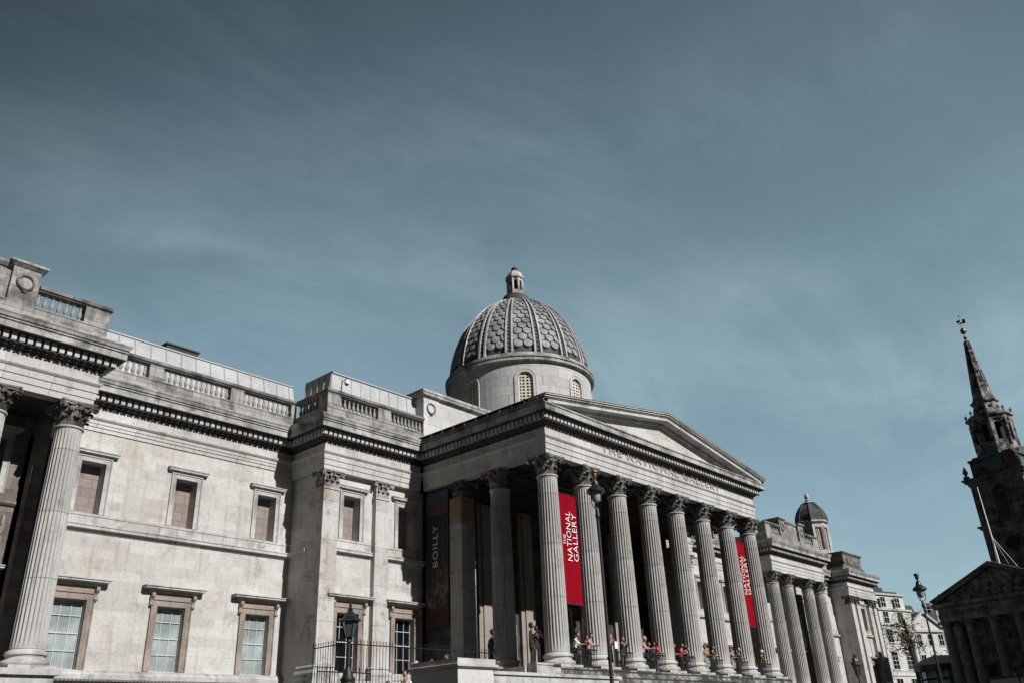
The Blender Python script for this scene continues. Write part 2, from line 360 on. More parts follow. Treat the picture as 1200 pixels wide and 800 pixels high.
def capital_mesh(name, r, h, mat=None):
    mb = MB()
    mb.lathe([(r*.96,0),(r*.98,.3*h),(r*1.02,.6*h),(r*1.15,.8*h),(r*1.3,.87*h)], 24)
    for k in range(8):
        a = 2*pi*k/8; n = (cos(a), sin(a)); leaf(mb, (n[0]*r*.98, n[1]*r*.98, .0), n, h*.42, r*.80, .42*r)
    for k in range(8):
        a = 2*pi*(k+.5)/8; n = (cos(a), sin(a)); leaf(mb, (n[0]*r*.97, n[1]*r*.97, .02), n, h*.72, r*.78, .56*r)
    for k in range(4):
        a = pi/4 + k*pi/2; n = (cos(a), sin(a)); 
        for da in (-.28,.28):
            s0 = (cos(a+da)*r*1.03, sin(a+da)*r*1.03, .45*h)
            oo = (n[0]*r*1.76 - n[1]*da*.28, n[1]*r*1.76 + n[0]*da*.28)
            volute(mb, oo, n, .76*h, .13*h, s0)
        a2 = k*pi/2; n2 = (cos(a2), sin(a2))
        for sgn in (-1,1):
            t = (-n2[1]*sgn, n2[0]*sgn)
            volute(mb, (n2[0]*r*1.15+t[0]*.16*r, n2[1]*r*1.15+t[1]*.16*r), t, .76*h, .09*h, (n2[0]*r*1.03+t[0]*.45*r, n2[1]*r*1.03+t[1]*.45*r, .48*h))
        mb.sphere((n2[0]*r*1.28, n2[1]*r*1.28, .93*h), .16*r, 8, 5)
    # abacus with hollowed sides
    R = r*1.86; out = []
    for k in range(4):
        a = pi/4 + k*pi/2; a1 = a + pi/2
        p = (R*cos(a-.055), R*sin(a-.055)); p2 = (R*cos(a+.055), R*sin(a+.055)); q = (R*cos(a1-.055), R*sin(a1-.055))
        out.append(p); out.append(p2)
        mx, my = cos(a+pi/4), sin(a+pi/4)
        for t in (.2,.4,.6,.8):
            x = p2[0]+(q[0]-p2[0])*t; y = p2[1]+(q[1]-p2[1])*t; dd = .17*r*sin(pi*t); out.append((x-mx*dd, y-my*dd))
    n = len(out)
    for z0, z1, s0, s1 in ((.86*h,.93*h,.95,.95),(.93*h,h,1.0,1.03)):
        vs = [(x*s0,y*s0,z0) for x,y in out]+[(x*s1,y*s1,z1) for x,y in out]
        mb.add(vs, [tuple(range(n)), tuple(n+i for i in range(n))]+[(i,(i+1)%n,n+(i+1)%n,n+i) for i in range(n)])
    return mb.mesh(name, mat or M['capital'], False)

def pil_capital_mb(w, h, sides, d=.35):
    """flat capital on a pilaster w wide centred on 0, front face y=0 looking -Y; sides: list of 'f','l','r' faces"""
    mb = MB(); mb.box(-w/2+.02, w/2-.02, .02, d, 0, h*.88)
    def face(T, n2, ww):
        for q in (-.34, 0, .34): p = T(q*ww); leaf(mb, (p[0], p[1], 0), n2, h*.42, ww*.36, .20)
        for q in (-.18, .18): p = T(q*ww); leaf(mb, (p[0], p[1], .02), n2, h*.72, ww*.34, .27)
        for sg in (-1, 1):
            p = T(sg*ww*.62); p0 = T(sg*ww*.3); t = (T(1)[0]-T(0)[0], T(1)[1]-T(0)[1]); t = (t[0]*sg, t[1]*sg)
            oo = (p[0]+n2[0]*.18, p[1]+n2[1]*.18)
            volute(mb, oo, t, .76*h, .14*h, (p0[0]+n2[0]*.05, p0[1]+n2[1]*.05, .45*h))
            p3 = T(sg*ww*.1); p4 = T(sg*ww*.2)
            volute(mb, (p3[0]+n2[0]*.1, p3[1]+n2[1]*.1), (-t[0],-t[1]), .76*h, .09*h, (p4[0]+n2[0]*.05, p4[1]+n2[1]*.05, .5*h))
        p = T(0); mb.sphere((p[0]+n2[0]*.2, p[1]+n2[1]*.2, .93*h), .1, 8, 5)
    if 'f' in sides: face(lambda t: (t, 0.0), (0,-1), w)
    if 'l' in sides: face(lambda t: (-w/2, .45+t*.9), (-1,0), 1.0)
    l = -w/2-.2 if 'l' in sides else -w/2-.16
    mb.box(l, w/2+.16, -.2, (1.2 if 'l' in sides else d), .88*h, h)
    mb.box(l-.05, w/2+.21, -.25, (1.2 if 'l' in sides else d), .94*h, h-.003)
    return mb

def baluster_mesh():
    h = .97; mb = MB()
    mb.box(-.115,.115,-.115,.115,0,.07); mb.box(-.115,.115,-.115,.115,h-.08,h)
    mb.lathe([(.06,.07),(.085,.10),(.06,.15),(.10,.24),(.125,.33),(.115,.42),(.075,.55),(.055,.66),(.06,.74),(.09,.77),(.065,.81),(.08,.85)], 12)
    return mb.mesh('baluster', M['parapet'], True)
BAL = baluster_mesh()

# ------------------------------------------------------------------ GALLERY
G = thing('gallery_building', (14,6,TERR), 'long pale classical gallery building with columned portico, pediment and grey dome', 'building')
Z0, ZT, ZC = 0.0, 11.1, 12.5          # shaft foot, shaft top, capital top
FLOOR = -.92
SH = shaft_mesh('column_shaft', .77, .66, 11.1)
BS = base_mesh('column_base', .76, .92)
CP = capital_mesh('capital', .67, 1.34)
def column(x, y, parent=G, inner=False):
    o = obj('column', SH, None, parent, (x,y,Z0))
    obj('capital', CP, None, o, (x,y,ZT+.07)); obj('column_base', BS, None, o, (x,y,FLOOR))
    return o
# parent helper needs world loc of parents: link() records by object name
for i in range(8): column(4*i, 0)
for x in (0, 28): column(x, 4.35)

# cross sections (offset outward from frieze face, z)
ARCH = [(-.75,12.5),(-.03,12.5),(-.03,12.86),(.02,12.86),(.02,13.24),(.07,13.24),(.07,13.58),(.12,13.62),(.20,13.72),(.20,13.80),(0,13.83),(-.75,13.83)]
ARCW = [(-.75,12.98),(-.03,12.98),(-.03,13.22),(.02,13.22),(.02,13.42),(.06,13.42),(.06,13.60),(.12,13.64),(.20,13.74),(.20,13.84),(0,13.87),(-.75,13.87)]
FRZ  = [(-.75,13.83),(0,13.83),(0,14.47),(-.75,14.47)]
BED  = [(-.75,14.47),(.05,14.47),(.13,14.56),(.22,14.60),(.22,14.66),(.36,14.72),(.36,15.16),(-.75,15.16)]
SOF  = [(-.75,15.16),(.93,15.16),(.93,15.20),(-.75,15.20)]
COR  = [(-.75,15.20),(.95,15.20),(.95,15.52),(.91,15.54),(.91,15.58),(.99,15.60),(.99,15.66),(.95,15.68),(.95,15.71)]
CORT = [(1.03,15.74),(1.08,15.88),(1.14,15.96),(1.14,16.04),(.3,16.12),(-.75,16.12)]
def cornice_parts(path, e, put, closed_top=True):
    c = MB(); c.sweep(path, COR + (CORT if closed_top else [(.95,15.72),(-.75,15.72)])); put('cornice', c, M['cornice'], e)
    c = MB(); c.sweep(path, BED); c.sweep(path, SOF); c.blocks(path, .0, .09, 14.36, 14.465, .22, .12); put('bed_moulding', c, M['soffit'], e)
    d = MB(); d.blocks(path, .36, .62, 14.76, 15.15, .40, .25); put('dentil_band', d, M['trim'], e)
# portico entablature wraps three sides; its front cornice has no gutter (the raking cornice takes it)
pf = [(-.88, 11.3), (-.88, -.75), (28.55, -.75), (28.55, 11.3)]
mb = MB(); mb.sweep(pf, ARCH); E0 = obj('entablature', mb, M['frieze'], G)
mb = MB(); mb.sweep(pf, FRZ); obj('frieze', mb, M['frieze'], E0)
cornice_parts(pf, E0, lambda n_, m_, mt_, p_: obj(n_, m_, mt_, p_), False)
for sgn in (0,1):      # flank gutters
    mb = MB(); mb.sweep([(-.88,11.3),(-.88,-1.62)], [(.55,15.67),(.95,15.67),(1.0,15.80),(1.08,15.92),(1.08,16.05),(.55,16.05)])
    for k in range(11): mb.box(-2.03,-1.9, -1.2+k*1.15, -1.08+k*1.15, 15.92, 16.1)
    obj('gutter', mb.mirrored(13.83) if sgn else mb, M['sooty'], G)
# pediment
P = thing  # (alias unused)
mb = MB(); mb.prismY([(-.6,15.67),(28.25,15.67),(13.83,17.95)], -.74, -.3); ped = obj('pediment', mb, M['wall'], G, label='triangular pediment above the portico columns')
def rake(xc0, zc, xa, za, lo, hi, y0, y1):
    return [(xc0, zc+lo), (xa, za+lo), (xa, za+hi), (xc0, zc+hi)]
for sgn in (0,1):
    mb = MB(); sl = 2.42/15.78
    def R_(lo, hi, yy, x0=-1.9):
        mb.prismY([(x0, 15.67+(x0+1.95)*sl+lo), (13.83, 15.67+15.78*sl+lo), (13.83, 15.67+15.78*sl+hi), (x0, 15.67+(x0+1.95)*sl+hi)], yy, -.3)
    R_(.0,.26,-1.62,-1.78); R_(.262,.34,-1.70,-1.86); R_(.342,.46,-1.80,-1.92); R_(.462,.56,-1.9,-1.98)
    mb.prismY([(-.4,15.67+1.5*sl-.22),(13.83,15.67+15.78*sl-.24),(13.83,15.67+15.78*sl-.003),(-.4,15.67+1.5*sl-.003)], -.95, -.3)
    for k in range(7):
        x = 1.5+k*2.1; z = 15.67+(x+1.95)*sl
        mb.box(x-.012,x+.012,-1.83,-1.5,z+.3,z+.55)
    rk = obj('raking_cornice', mb.mirrored(13.83) if sgn else mb, M['trim'], ped)
    mb = MB(); mb.prismY([(-1.98,16.20),(13.83,18.63),(13.83,18.67),(-1.98,16.24)], -1.92, 12.0); 
    obj('roof', mb.mirrored(13.83) if sgn else mb, M['leaddark'], G)
mb = MB(); mb.box(0,28,0,11.2,12.55,12.7); 
for k in range(1,8): mb.box(4*k-2.35,4*k-1.65,-.1,11.2,12.45,12.6)
mb.box(0,28,4.0,4.7,12.4,12.6); obj('ceiling', mb, M['ceiling'], G)

# portico podium: rough stepped courses
mb = MB()
for k in range(10):
    z1 = FLOOR-.004-.36*k; mb.box(-1.35-.42*k, 29.35+.42*k, -1.3-.09*k, 11.4, z1-.36, z1+(0 if k else .0))
obj('portico_steps', mb, M['rough'], G)
mb = MB(); mb.box(-4.4,-3.0,-2.0,-1.35,-2.6,-.98); mb.box(-4.45,-2.95,-2.05,-1.3,-.98,-.88); mb.box(-4.6,-1.36,-1.28,1.0,-2.6,-1.0); obj('stair_pedestal', mb, M['trim'], G)

# flank: anta and solid bay, both sides
for sgn in (0,1):
    def put(nm_, mb, mat, par=G, **k): return obj(nm_, mb.mirrored() if sgn else mb, mat, par, **k)
    mb = MB(); mb.box(-.68,.68,7.5,8.7,FLOOR+.5,11.35); mb.box(-.78,.78,7.4,8.8,FLOOR,FLOOR+.5)
    a = put('anta', mb, M['anta'])
    cap = pil_capital_mb(1.25, 1.13, 'fl'); mb = MB(); mb.merge(cap, lambda p: (p[0], p[1]+7.5, p[2]+11.35)); put('capital', mb, M['capital'], a)
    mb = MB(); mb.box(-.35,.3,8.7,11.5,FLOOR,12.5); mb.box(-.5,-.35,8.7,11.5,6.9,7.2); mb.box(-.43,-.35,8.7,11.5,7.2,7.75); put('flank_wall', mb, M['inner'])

# ---- walls with openings
def wall(mb, x0, x1, z0, z1, y, holes, depth):
    xs = sorted({x0, x1, *[h[0] for h in holes], *[h[1] for h in holes]}); zs = sorted({z0, z1, *[h[2] for h in holes], *[h[3] for h in holes]})
    for i in range(len(xs)-1):
        for j in range(len(zs)-1):
            cx, cz = (xs[i]+xs[i+1])/2, (zs[j]+zs[j+1])/2
            if any(h[0]<cx<h[1] and h[2]<cz<h[3] for h in holes): continue
            mb.quad((xs[i],y,zs[j]),(xs[i+1],y,zs[j]),(xs[i+1],y,zs[j+1]),(xs[i],y,zs[j+1]))
    for a,b,c,d in holes:
        Y = y+depth
        mb.quad((a,y,c),(a,Y,c),(a,Y,d),(a,y,d)); mb.quad((b,y,c),(b,y,d),(b,Y,d),(b,Y,c))
        mb.quad((a,y,d),(a,Y,d),(b,Y,d),(b,y,d)); mb.quad((a,y,c),(b,y,c),(b,Y,c),(a,Y,c))
UW, UZ0, UZ1 = 1.44, 8.08, 11.1        # upper blind windows
LW, LZ0, LZ1 = 1.76, -.36, 3.28        # lower sash windows
def upper_window_meshes():
    w = UW/2; mb = MB()
    t = .27
    for x0,x1,z0,z1 in ((-w-t,-w,-0.0,3.02),(w,w+t,-0.0,3.02),(-w-t,w+t,3.02,3.02+t)):
        mb.box(x0,x1,-.07,.04,z0,z1)
    mb.box(-w-t-.06,-w-t,-.12,.04,0,3.02+t); mb.box(w+t,w+t+.06,-.12,.04,0,3.02+t); mb.box(-w-t-.06,w+t+.06,-.12,.04,3.02+t,3.08+t)
    s = mb.mesh('window', M['trim'], False)
    mb = MB(); mb.sweep([(-w-t-.12,.04),(-w-t-.12,-.06),(w+t+.12,-.06),(w+t+.12,.04)], [(-.04,3.36),(.03,3.36),(.10,3.44),(.22,3.48),(.22,3.58),(.27,3.62),(.27,3.68),(-.04,3.72)]); h = mb.mesh('window_hood', M['trim'], False)
    mb = MB(); mb.box(-w,w,.72,.8,0,3.02); p = mb.mesh('blind_panel', M['blind'], False)
    return s, h, p
UWM = upper_window_meshes()
def upper_window(x, y, mat=None):
    o = obj('window', UWM[0], None, G, (x,y,UZ0)); obj('window_hood', UWM[1], None, o, (x,y,UZ0)); obj('blind_panel', UWM[2], None, o, (x,y,UZ0)); return o
def bracket_mb():
    mb = MB(); mb.prismX([(0,0),(-.10,.02),(-.20,.12),(-.12,.26),(-.16,.42),(-.34,.58),(-.36,.78),(0,.78)], -.09, .09); mb.tube([(-.1,-.27,.67),(.1,-.27,.67)], .1, 8); mb.tube([(-.1,-.13,.12),(.1,-.13,.12)], .085, 8)
    return mb
def lower_window_meshes(dark):
    w = LW/2; H = LZ1-LZ0; t = .34; sm = M['brown']
    mb = MB()
    for x0,x1,z0,z1 in ((-w-t,-w,0,H),(w,w+t,0,H),(-w-t,w+t,H,H+t)): mb.box(x0,x1,-.09,.04,z0,z1)
    for x0,x1,z0,z1 in ((-w-t-.07,-w-t,0,H+t),(w+t,w+t+.07,0,H+t),(-w-t-.07,w+t+.07,H+t,H+t+.07)): mb.box(x0,x1,-.15,.04,z0,z1)
    mb.box(-w-t,w+t,-.05,.04,H+t+.07,H+t+.40)
    s = mb.mesh('window', sm, False)
    mb = MB(); W2 = w+t+.24; mb.sweep([(-W2,.04),(-W2,-.08),(W2,-.08),(W2,.04)], [(-.08,H+t+.40),(.05,H+t+.40),(.12,H+t+.56),(.44,H+t+.60),(.44,H+t+.68),(.50,H+t+.71),(.50,H+t+.76),(-.08,H+t+.84)])
    hd = mb.mesh('window_hood', M['trim'], False)
    br = bracket_mb().mesh('bracket', sm, False)
    mb = MB(); y = .42
    bx = [-w+.03, -w+LW/3, -w+2*LW/3, w-.03]
    for x in bx: mb.box(x-.017,x+.017,y-.05,y,0,H)
    rows = [0.03, .95, 1.86, 2.80, H-.03]
    for i, z in enumerate(rows): mb.box(-w+.008,w-.008,y-.065-.006*(i%2),y-.004,z-.018,z+.022 if i!=2 else z+.045)
    fr = mb.mesh('frame', M['sash'], False)
    mb = MB(); mb.box(-w,w,y,y+.05,0,H); pn = mb.mesh('pane', M['glassdark'] if dark else M['blinds'], False)
    return s, hd, br, fr, pn
LWM = lower_window_meshes(False); LWD = lower_window_meshes(True)
def lower_window(x, y, dark=False):
    S = LWD if dark else LWM
    o = obj('window', S[0], None, G, (x,y,LZ0))
    obj('window_hood', S[1], None, o, (x,y,LZ0)); obj('frame', S[3], None, o, (x,y,LZ0)); obj('pane', S[4], None, o, (x,y,LZ0))
    for s in (-1,1): obj('bracket', S[2], None, o, (x+s*(LW/2+.34+.09), y-.02, LZ0+LZ1-LZ0+.34-.42))
    return o

def balustrade(rails, base_path, y, mir, par=G):
    """base_path sweep gives plinth and rail; segs = list of (x0,x1) filled by balusters, the rest solid"""
    def put(nm_, mb, mat, p, **k): return obj(nm_, mb.mirrored() if mir else mb, mat, p, **k)
    mb = MB()
    mb.sweep(base_path, [(-.5,16.0),(.0,16.0),(.0,17.02),(.04,17.05),(.04,17.13),(-.5,17.13)])
    b = put('balustrade', mb, M['parapet'], par); mb = MB()
    for rp in (rails or [base_path]):
        mb = MB(); mb.sweep(rp, [(-.5,18.12),(.02,18.12),(.06,18.2),(.13,18.22),(.13,18.36),(.06,18.44),(-.52,18.46)]); put('rail', mb, M['rail'], b)
    return b
def fill_balusters(b, x0, x1, y, mir, pitch=.385):
    n = max(1, int(round((x1-x0)/pitch)))
    for k in range(n):
        x = x0+(k+.5)*(x1-x0)/n
        if mir: x = 28-x
        obj('baluster', BAL, None, b, (x, y, 17.15))
def pier(b, x0, x1, y0, y1, mir, wreath=None):
    mb = MB(); mb.box(x0+.003,x1-.003,y0+.003,y1,17.13,18.12)
    obj('pedestal', mb.mirrored() if mir else mb, M['parapet'], b)

def wreath_mesh():
    mb = MB(); r = .42
    for k in range(26):
        a = 2*pi*k/26; mb.sphere((r*cos(a), -.02, r*sin(a)), .075, 6, 4, sc=(1,.8,1))
    pts = [(r*cos(2*pi*k/24), -.01, r*sin(2*pi*k/24)) for k in range(25)]
    mb.tube(pts, .06, 6); mb.box(-.14,.14,-.05,.0,-.58,-.48)
    mb.add([(-.1,-.04,.5),(.1,-.04,.5),(.05,-.04,.36),(-.05,-.04,.36)], [(0,1,2,3)])
    return mb.mesh('wreath', M['capital'], True)
WR = wreath_mesh()

for mir in (0,1):
    X = (lambda x: 28-x) if mir else (lambda x: x)
    def put(nm_, mb, mat, par=G, **k): return obj(nm_, mb.mirrored() if mir else mb, mat, par, **k)
    # ---------- pavilion (x -9.85..-0.35), wall y=11.9, pilaster faces y=11.5
    mb = MB(); hol = []
    for wx in (-7.05, -2.1): hol += [(wx-UW/2,wx+UW/2,UZ0,UZ1),(wx-LW/2,wx+LW/2,LZ0,LZ1)]
    wall(mb, -9.5, -.35, TERR, 12.5, 11.9, hol, .85)
    mb.box(-9.5,-9.47,11.9,15.45,TERR,12.6)
    mb.box(-9.4,-.4,12.9,17.5,TERR,16.0)
    put('pavilion_wall', mb, M['wall'])
    for wx in (-7.05, -2.1): upper_window(X(wx), 11.9); lower_window(X(wx), 11.9, True)
    # string course
    SC = [(-.1,6.98),(.05,6.98),(.12,7.12),(.30,7.16),(.30,7.30),(.34,7.34),(.34,7.40),(.06,7.46),(.06,7.9),(.10,7.92),(.10,8.05),(-.1,8.06)]
    for a,b in ((-8.42,-5.25),(-3.98,-.36)):
        mb = MB(); mb.sweep([(a,11.9),(b,11.9)], SC); put('string_course', mb, M['trim'])
    mb = MB(); mb.sweep([(-9.5,15.3),(-9.5,13.2)], SC); put('string_course', mb, M['trim'])
    mb = MB(); mb.sweep([(-8.4,11.9),(-5.25,11.9)], [(-.1,-.85),(.15,-.85),(.2,-.75),(.2,-.5),(.12,-.4),(-.1,-.38)]); mb.sweep([(-3.98,11.9),(-.36,11.9)], [(-.1,-.85),(.15,-.85),(.2,-.75),(.2,-.5),(.12,-.4),(-.1,-.38)]); put('sill_course', mb, M['trim'])
    # pilasters: corner, middle, and one at the portico
    for (xa, xb, dd, sides) in ((-9.72,-8.44,13.2,'fl'), (-5.2,-4.0,12.0,'f')):
        mb = MB(); mb.box(xa,xb,11.5,dd,0.0,11.35); mb.box(xa-.06,xb+.06,11.44,dd,11.2,11.35)
        p_ = put('pilaster', mb, M['pilaster'])
        mb = MB(); mb.sweep([(xa,dd),(xa,11.5),(xb,11.5),(xb,dd)], [(-.2,-.92),(.32,-.92),(.32,-.68),(.28,-.66),(.33,-.5),(.28,-.36),(.16,-.3),(.13,-.2),(.2,-.12),(.12,-.02),(0,0),(-.2,0)]); put('pilaster_base', mb, M['trim'], p_)
        mb = MB(); mb.merge(pil_capital_mb(xb-xa, 1.13, sides), lambda q: (q[0]+(xa+xb)/2, q[1]+11.5, q[2]+11.36)); put('capital', mb, M['pilcap'], p_)
    mb = MB(); mb.box(-10.1,-.3,11.1,13.6,TERR,-.93); mb.box(-10.25,-.3,10.95,13.6,-1.25,-.931); put('plinth', mb, M['trim'])
    ent = [(-9.85,15.3),(-9.85,11.45),(-1.0,11.45)]
    mb = MB(); mb.sweep(ent, ARCH); e = put('entablature', mb, M['frieze'])
    mb = MB(); mb.sweep(ent, FRZ); put('frieze', mb, M['frieze'], e)
    cornice_parts(ent, e, put)
    b = balustrade(None, [(-9.85,15.2),(-9.85,11.45),(-.72,11.45)], 11.5, mir)
    pier(b, -9.85,-8.75,11.45,12.5, mir); pier(b, -5.25,-4.05,11.45,11.95, mir)
    fill_balusters(b, -8.75,-5.25, 11.7, mir); fill_balusters(b, -4.05,-.75, 11.7, mir)
    for k in range(7):
        obj('baluster', BAL, None, b, (X(-9.6), 12.7+k*.385, 17.15))
    # zinc mansard behind
    def zinc(pts, zb, zt, inx, iny, nm_='roof', seam=1.0):
        mb = MB(); (xa, ya), (xb, yb), (xc, yc) = pts     # back-left, corner, right end
        return mb
    mb = MB()
    zb, zt = 17.2, 20.2
    A0, B0, C0 = (-9.3,15.6), (-9.3,12.1), (-.7,12.1)
    A1, B1, C1 = (-8.85,15.6), (-8.85,12.5), (-.7,12.5)
    mb.quad((*A0,zb),(*B0,zb),(*B1,zt),(*A1,zt)); mb.quad((*B0,zb),(*C0,zb),(*C1,zt),(*B1,zt)); mb.quad((*A1,zt),(*B1,zt),(*C1,zt),(-.7,15.6,zt))
    mb.box(-8.9,-.75,15.5,15.7,17.2,zt)
    n = 9
    for k in range(n+1):
        x = -9.25 + k*(8.5/n); x1 = -8.85 + k*(8.1/n); mb.tube([(x,12.08,zb),(x1,12.48,zt+.02)], .03, 4, mi=1)
    for k in range(5):
        y = 12.5+k*.75; mb.tube([(-9.32,y-.1,zb),(-8.87,y,zt+.02)], .03, 4, mi=1)
    mb.box(-8.95,-.7,12.4,12.52,zt,zt+.09, 1); mb.box(-8.95,-8.83,12.4,15.6,zt+.001,zt+.088, 1)
    put('roof', mb, [M['zinc'], M['zincedge']], label='pale zinc sheet roof with upright seams')
    # ---------- wing 1 (x -25.9..-9.85) wall y=15.4
    mb = MB(); hol = []
    for wx in (-23.4, -17.5, -11.6): hol += [(wx-UW/2,wx+UW/2,UZ0,UZ1),(wx-LW/2,wx+LW/2,LZ0,LZ1)]
    wall(mb, -27.5, -9.4, TERR, 13.1, 15.4, hol, .85); mb.box(-27.4,-9.6,16.3,19,TERR,16.0)
    put('wing_wall', mb, M['wall'])
    for wx in (-23.4, -17.5, -11.6): upper_window(X(wx), 15.4); lower_window(X(wx), 15.4)
    mb = MB(); mb.sweep([(-26.4,15.4),(-9.5,15.4)], SC); put('string_course', mb, M['trim'])
    mb = MB(); mb.sweep([(-26.4,15.4),(-9.5,15.4)], [(-.1,-.95),(.22,-.95),(.30,-.85),(.30,-.62),(.2,-.5),(.2,-.39),(-.1,-.38)]); put('sill_course', mb, M['trim'])
    ent = [(-26.0,15.3),(-9.9,15.3)]
    mb = MB(); mb.sweep(ent, ARCW); e = put('entablature', mb, M['frieze'])
    mb = MB(); mb.sweep(ent, FRZ); put('frieze', mb, M['frieze'], e)
    cornice_parts(ent, e, put)
    b = balustrade(None, [(-26.0,15.2),(-9.9,15.2)], 15.2, mir)
    for a_, c_ in ((-26,-25.3),(-21.05,-20.1),(-15.2,-14.2),(-10.3,-9.85)): pier(b, a_, c_, 15.2, 15.7, mir)
    for a_, c_ in ((-25.3,-21.05),(-20.1,-15.2),(-14.2,-10.3)): fill_balusters(b, a_, c_, 15.45, mir)
    mb = MB(); zt = 20.55
    mb.quad((-27,16.6,17.0),(-8.8,16.6,17.0),(-8.8,17.5,zt),(-27,17.5,zt)); mb.quad((-27,17.5,zt),(-8.8,17.5,zt),(-8.8,21,zt+.1),(-27,21,zt+.1))
    for k in range(17):
        x = -26.8+k*1.1; mb.tube([(x,16.57,17.0),(x,17.47,zt+.03)], .03, 4, mi=1)
    mb.box(-27,-8.8,17.42,17.54,zt,zt+.09, 1)
    put('roof', mb, [M['zinc'], M['zincedge']], label='pale zinc sheet roof with upright seams')
    if not mir:
        mb = MB(); mb.box(-18.6,-16.2,18.6,20.2,zt,zt+.95); mb.box(-18.7,-16.1,18.5,20.3,zt+.95,zt+1.05); put('roof_hatch', mb, M['roofdark'])
    # ---------- porch with four columns (x -41.3..-25.85), front y=10.3
    for cx in (-26.75,-30.6,-36.2,-39.8): column(X(cx), 10.95)
    ent = [(-40.6,15.3),(-40.6,10.3),(-25.95,10.3),(-25.95,15.3)]
    mb = MB(); mb.sweep(ent, ARCH); e = put('entablature', mb, M['frieze'])
    mb = MB(); mb.sweep(ent, FRZ); put('frieze', mb, M['frieze'], e)
    cornice_parts(ent, e, put)
    mb = MB(); mb.box(-40.5,-26.1,11.2,16.2,12.52,12.7); put('porch_ceiling', mb, M['ceiling'])
    mb = MB(); mb.box(-40.9,-25.75,9.75,15.3,TERR,-1.2); mb.box(-41.1,-25.55,9.55,15.3,-1.20,-.925); put('porch_podium', mb, M['trim'])
    # back wall of porch with a framed panel
    mb = MB(); hol = [h for c_ in (-33.5,-29.3,-38.0) for h in ((c_-UW/2,c_+UW/2,UZ0+.15,UZ1),(c_-LW/2,c_+LW/2,LZ0,LZ1))]
    wall(mb, -40.5,-27.5, TERR, 12.6, 14.3, hol, .7); mb.box(-40.4,-27.4,15.1,19,TERR,12.5)
    mb.box(-27.5,-26.9,13.0,15.4,TERR,12.5)
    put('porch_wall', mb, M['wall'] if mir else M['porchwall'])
    for c_ in (-33.5,-29.3,-38.0):
        upper_window(X(c_), 14.3); lower_window(X(c_), 14.3, True)
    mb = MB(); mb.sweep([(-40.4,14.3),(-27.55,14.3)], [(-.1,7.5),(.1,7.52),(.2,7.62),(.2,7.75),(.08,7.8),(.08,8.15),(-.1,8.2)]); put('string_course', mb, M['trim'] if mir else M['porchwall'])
    if not mir:
        mb = MB()
        for x0,x1,z0,z1 in ((-29.6,-29.45,3.9,7.0),(-28.05,-27.9,.2,7.0)): mb.box(x0,x1,14.15,14.3,z0,z1)
        put('door_surround', mb, M['brown'])
        obj('wreath', WR, None, G, (-28.3,14.2,6.2))
    for (xa,xb) in ((-27.5,-26.2),(-40.4,-39.3)):
        mb = MB(); mb.box(xa,xb,13.6,15.35,-.6,11.4); mb.box(xa-.1,xb+.1,13.5,15.35,-.92,-.6); p_ = put('pilaster', mb, M['inner'])
    b = balustrade([[(-40.6,14.9),(-40.6,10.3),(-36.75,10.3)],[(-29.83,10.3),(-25.95,10.3),(-25.95,14.9)]], [(-40.6,14.9),(-40.6,10.3),(-25.95,10.3),(-25.95,14.9)], 10.3, mir)
    pier(b,-27.3,-25.95,10.3,11.4,mir); fill_balusters(b,-29.9,-27.3,10.55,mir); pier(b,-40.6,-39.3,10.3,11.4,mir); fill_balusters(b,-39.3,-36.7,10.55,mir)
    # attic block between wreathed pedestals
    mb = MB(); mb.box(-35.3,-31.2,10.55,12.3,16.0,19.05); mb.sweep([(-35.3,10.55),(-31.2,10.55)], [(-.4,19.05),(.08,19.05),(.2,19.2),(.2,19.36),(-.4,19.42)])
    at = put('attic', mb, M['parapet'])
    for xa in (-31.3, -36.7):
        mb = MB(); mb.box(xa,xa+1.42,10.25,12.4,16.0,19.15); mb.sweep([(xa,12.4),(xa,10.25),(xa+1.42,10.25),(xa+1.42,12.4)], [(-.3,19.15),(.05,19.15),(.2,19.3),(.24,19.32),(.24,19.45),(-.3,19.52)])
        put('attic_pedestal', mb, M['parapet'], at); obj('wreath', WR, None, at, (X(xa+.71),10.22,18.3))

# ---------- attic block over the portico, dome drum
mb = MB(); mb.box(-.7,28.7,11.5,15.5,15.9,20.2); mb.box(-.74,.9,11.44,15.5,16.0,20.19); mb.box(27.1,28.74,11.44,15.5,16.0,20.19)
at = obj('attic', mb, M['drum'], G)
mb = MB(); mb.sweep([(-.74,15.5),(-.74,11.44),(28.74,11.44),(28.74,15.5)], [(-.5,20.19),(.04,20.19),(.1,20.28),(.28,20.34),(.28,20.46),(.36,20.56),(.36,20.72),(.3,20.78),(-.5,20.8)]); obj('attic_cornice', mb, M['cornice'], at)
obj('wreath', WR, None, at, (.05,11.42,19.35)); obj('wreath', WR, None, at, (27.95,11.42,19.35))
DX, DY = 14.0, 14.0
